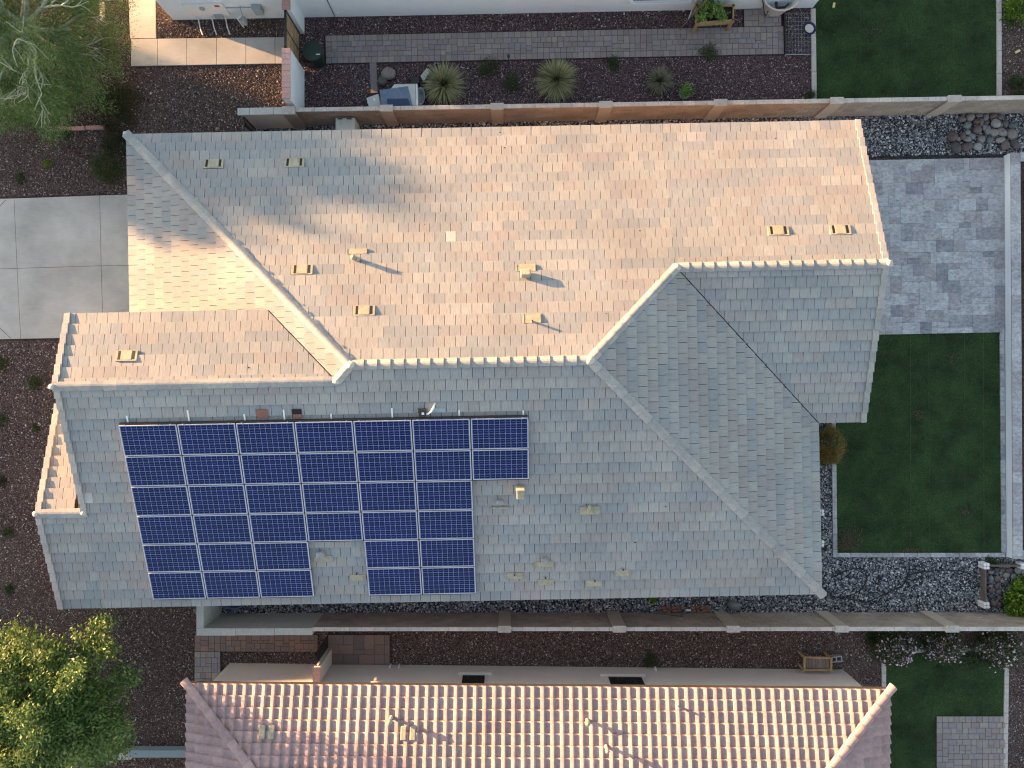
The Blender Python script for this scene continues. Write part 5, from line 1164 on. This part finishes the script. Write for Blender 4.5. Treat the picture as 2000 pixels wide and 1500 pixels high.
# hoses
def spl(pts, n=8):
    out = []
    for i in range(len(pts) - 1):
        p0, p1, p2, p3 = pts[max(i - 1, 0)], pts[i], pts[i + 1], pts[min(i + 2, len(pts) - 1)]
        for k in range(n):
            t = k / n; out.append(tuple(.5 * ((2 * p1[j]) + (-p0[j] + p2[j]) * t + (2 * p0[j] - 5 * p1[j] + 4 * p2[j] - p3[j]) * t * t + (-p0[j] + 3 * p1[j] - 3 * p2[j] + p3[j]) * t ** 3) for j in (0, 1)))
    out.append(pts[-1]); return out
hs = MB()
for pts in ([(210, 265), (300, 220), (370, 203), (425, 215), (440, 270), (410, 330), (350, 372), (270, 390), (210, 375), (165, 330)], [(310, 390), (380, 412), (440, 420), (520, 385), (600, 350), (680, 305), (705, 250), (730, 208), (785, 215), (800, 250), (750, 280), (705, 262), (740, 235), (850, 218), (980, 212), (1080, 225), (1180, 275)]):
    hs.tube([P(1560 + x / 3.333, 1050 + y / 3.333, .09) for x, y in spl(pts)], .018, n=6)
tag(hs.build('garden_hose', 'hose', None), 'black garden hose looped over the grey gravel right of the roof', 'hose')
# table and cinder block
tt = thing('side_table', 'small weathered wooden table against the bottom house wall', 'table', P(1597, 1300))
z_ = .55; c4 = [P(1572, 1284, z_), P(1624, 1286, z_), P(1624, 1309, z_), P(1572, 1309, z_)]
for i in range(4): b = MB(); a_, c_ = c4[i], c4[(i + 1) % 4]; bar(b, a_ + Vector((0, 0, -.04)), c_ + Vector((0, 0, -.04)), .06, .08); b.build('frame_rail', 'wood', tt)
n_ = 7
for k in range(n_):
    xa = c4[0].x + .05 + (c4[1].x - c4[0].x - .1) * k / n_; xb = c4[0].x + .05 + (c4[1].x - c4[0].x - .1) * (k + 1) / n_ - .008; b = MB(); b.box(xa, xb, c4[2].y + .05, c4[0].y - .05, z_ - .09, z_ - .07, r=random.random()); b.build('slat', 'oldwood', tt)
for i, p_ in enumerate(c4):
    b = MB(); b.box(p_.x - .035, p_.x + .035, p_.y - .035, p_.y + .035, 0, z_ + .01); b.build('leg', 'wood', tt)
cbk = MB(); c = P(1634, 1288, .2); mw = Matrix.Translation((c.x, c.y, 0)) @ Matrix.Rotation(.12, 4, 'Z')
for bx in ((-.2, .2, .07, .10), (-.2, .2, -.10, -.07), (-.2, -.165, -.07, .07), (.165, .2, -.07, .07), (-.0175, .0175, -.07, .07)): cbk.box(bx[0], bx[1], bx[2], bx[3], 0, .2, mw)
tag(cbk.build('cinder_block', 'cmu', None, base=(c.x, c.y, 0)), 'grey two hole cinder block next to the wooden table', 'block')
# trellis
tr = thing('trellis', 'thin black metal trellis between the flowering bushes', 'trellis', P(1880, 1270))
b = MB(); b.tube([P(1882, 1236, .8), P(1880, 1262, .8), P(1906, 1282, .1)], .014, n=5); b.tube([P(1838, 1284, .08), P(1905, 1283, .08)], .022, n=5); b.tube([P(1862, 1274, .5), P(1869, 1283, .1)], .01, n=5); b.tube([P(1880, 1262, .8), P(1838, 1284, .1)], .008, n=4); b.build('rods', 'black', tr)
# low wall lower left
lw = thing('low_wall', 'low blue grey wall left of the pink mission tile roof', 'wall', P(310, 1470))
A_, B_ = P(248, 1465.5, .3), P(382, 1480, .3); b = MB(); b.box(A_.x, B_.x, B_.y, A_.y, 0, .3); b.build('wall', 'stucco_g', lw, bevel=.01)
A_, B_ = P(225, 1467, .2), P(272, 1484, .2); b = MB(); b.box(A_.x, B_.x - .3, B_.y, A_.y, 0, .2); b.build('wall_end', 'curb', lw)

# ================================================================== ACROSS THE STREET (outside the frame; placed and sized to shade the yards)
def far_house(label, y0, y1, x=-50, zr=6.5):
    t_ = thing('far_house', label, 'house', (x, (y0 + y1) / 2, 0), 'houses across the street'); b = MB(); b.box(x - 7, x + 7, y0 + .5, y1 - .5, 0, 3.0); b.build('wall', 'stucco', t_)
    b = MB(); b.add([(x - 7.6, y0, 2.9), (x + 7.6, y0, 2.9), (x + 7.6, y1, 2.9), (x - 7.6, y1, 2.9), (x, y0, zr), (x, y1, zr)], [(0, 1, 4), (1, 2, 5, 4), (2, 3, 5), (3, 0, 4, 5), (3, 2, 1, 0)]); b.build('roof', 'stile', t_)
far_house('tan house across the street, opposite the driveway', 9.5, 22.0); far_house('tan house across the street, opposite the solar roof', -6.5, 8.3, zr=6.1); far_house('tan house across the street, opposite the bottom house', -22.5, -7.7, zr=5.6); far_house('tan house across the street, furthest down', -40, -24, zr=5.6)
far_house('tan house across the street, furthest up', 31.5, 46)
def sw_(s, w): return (s * math.cos(PHI) + w * math.sin(PHI), -s * math.sin(PHI) + w * math.cos(PHI))
for (s, w, zc, rr, zr_, n, lab) in ((-62, 3.15, 8.05, 2.8, 1.3, 7000, 'broad tree behind the house opposite the driveway'), (-55, 5.35, 3.8, 1.05, 3.3, 8000, 'added columnar tree blocking sun beside the house opposite the driveway'), (-55, -7.2, 4.5, 1.8, 1.9, 5000, 'added tree closing the sunlit gap opposite the solar roof'), (-52, -22.2, 4.0, 2.0, 2.0, 5000, 'added tree closing the sunlit gap opposite the bottom house')):  # columnar and gap trees are added, unseen, to stop sun leaking between houses
    x, y = sw_(s, w); t_ = thing('street_tree', lab, 'tree', (x, y, 0), 'trees across the street'); b = MB(); b.tube([(x, y, 0), (x, y, zc)], .2, .1, n=8); b.build('trunk', 'barkb', t_)
    C = rng.normal(0, 1, (160, 3)); C = C / np.linalg.norm(C, axis=1)[:, None] * (rng.uniform(0, 1, (160, 1)) ** .4) * np.array([rr, rr, zr_]) + np.array([x, y, zc]); leaves('crown', C, n, .16, .13, 'leaf_y', t_, .6)
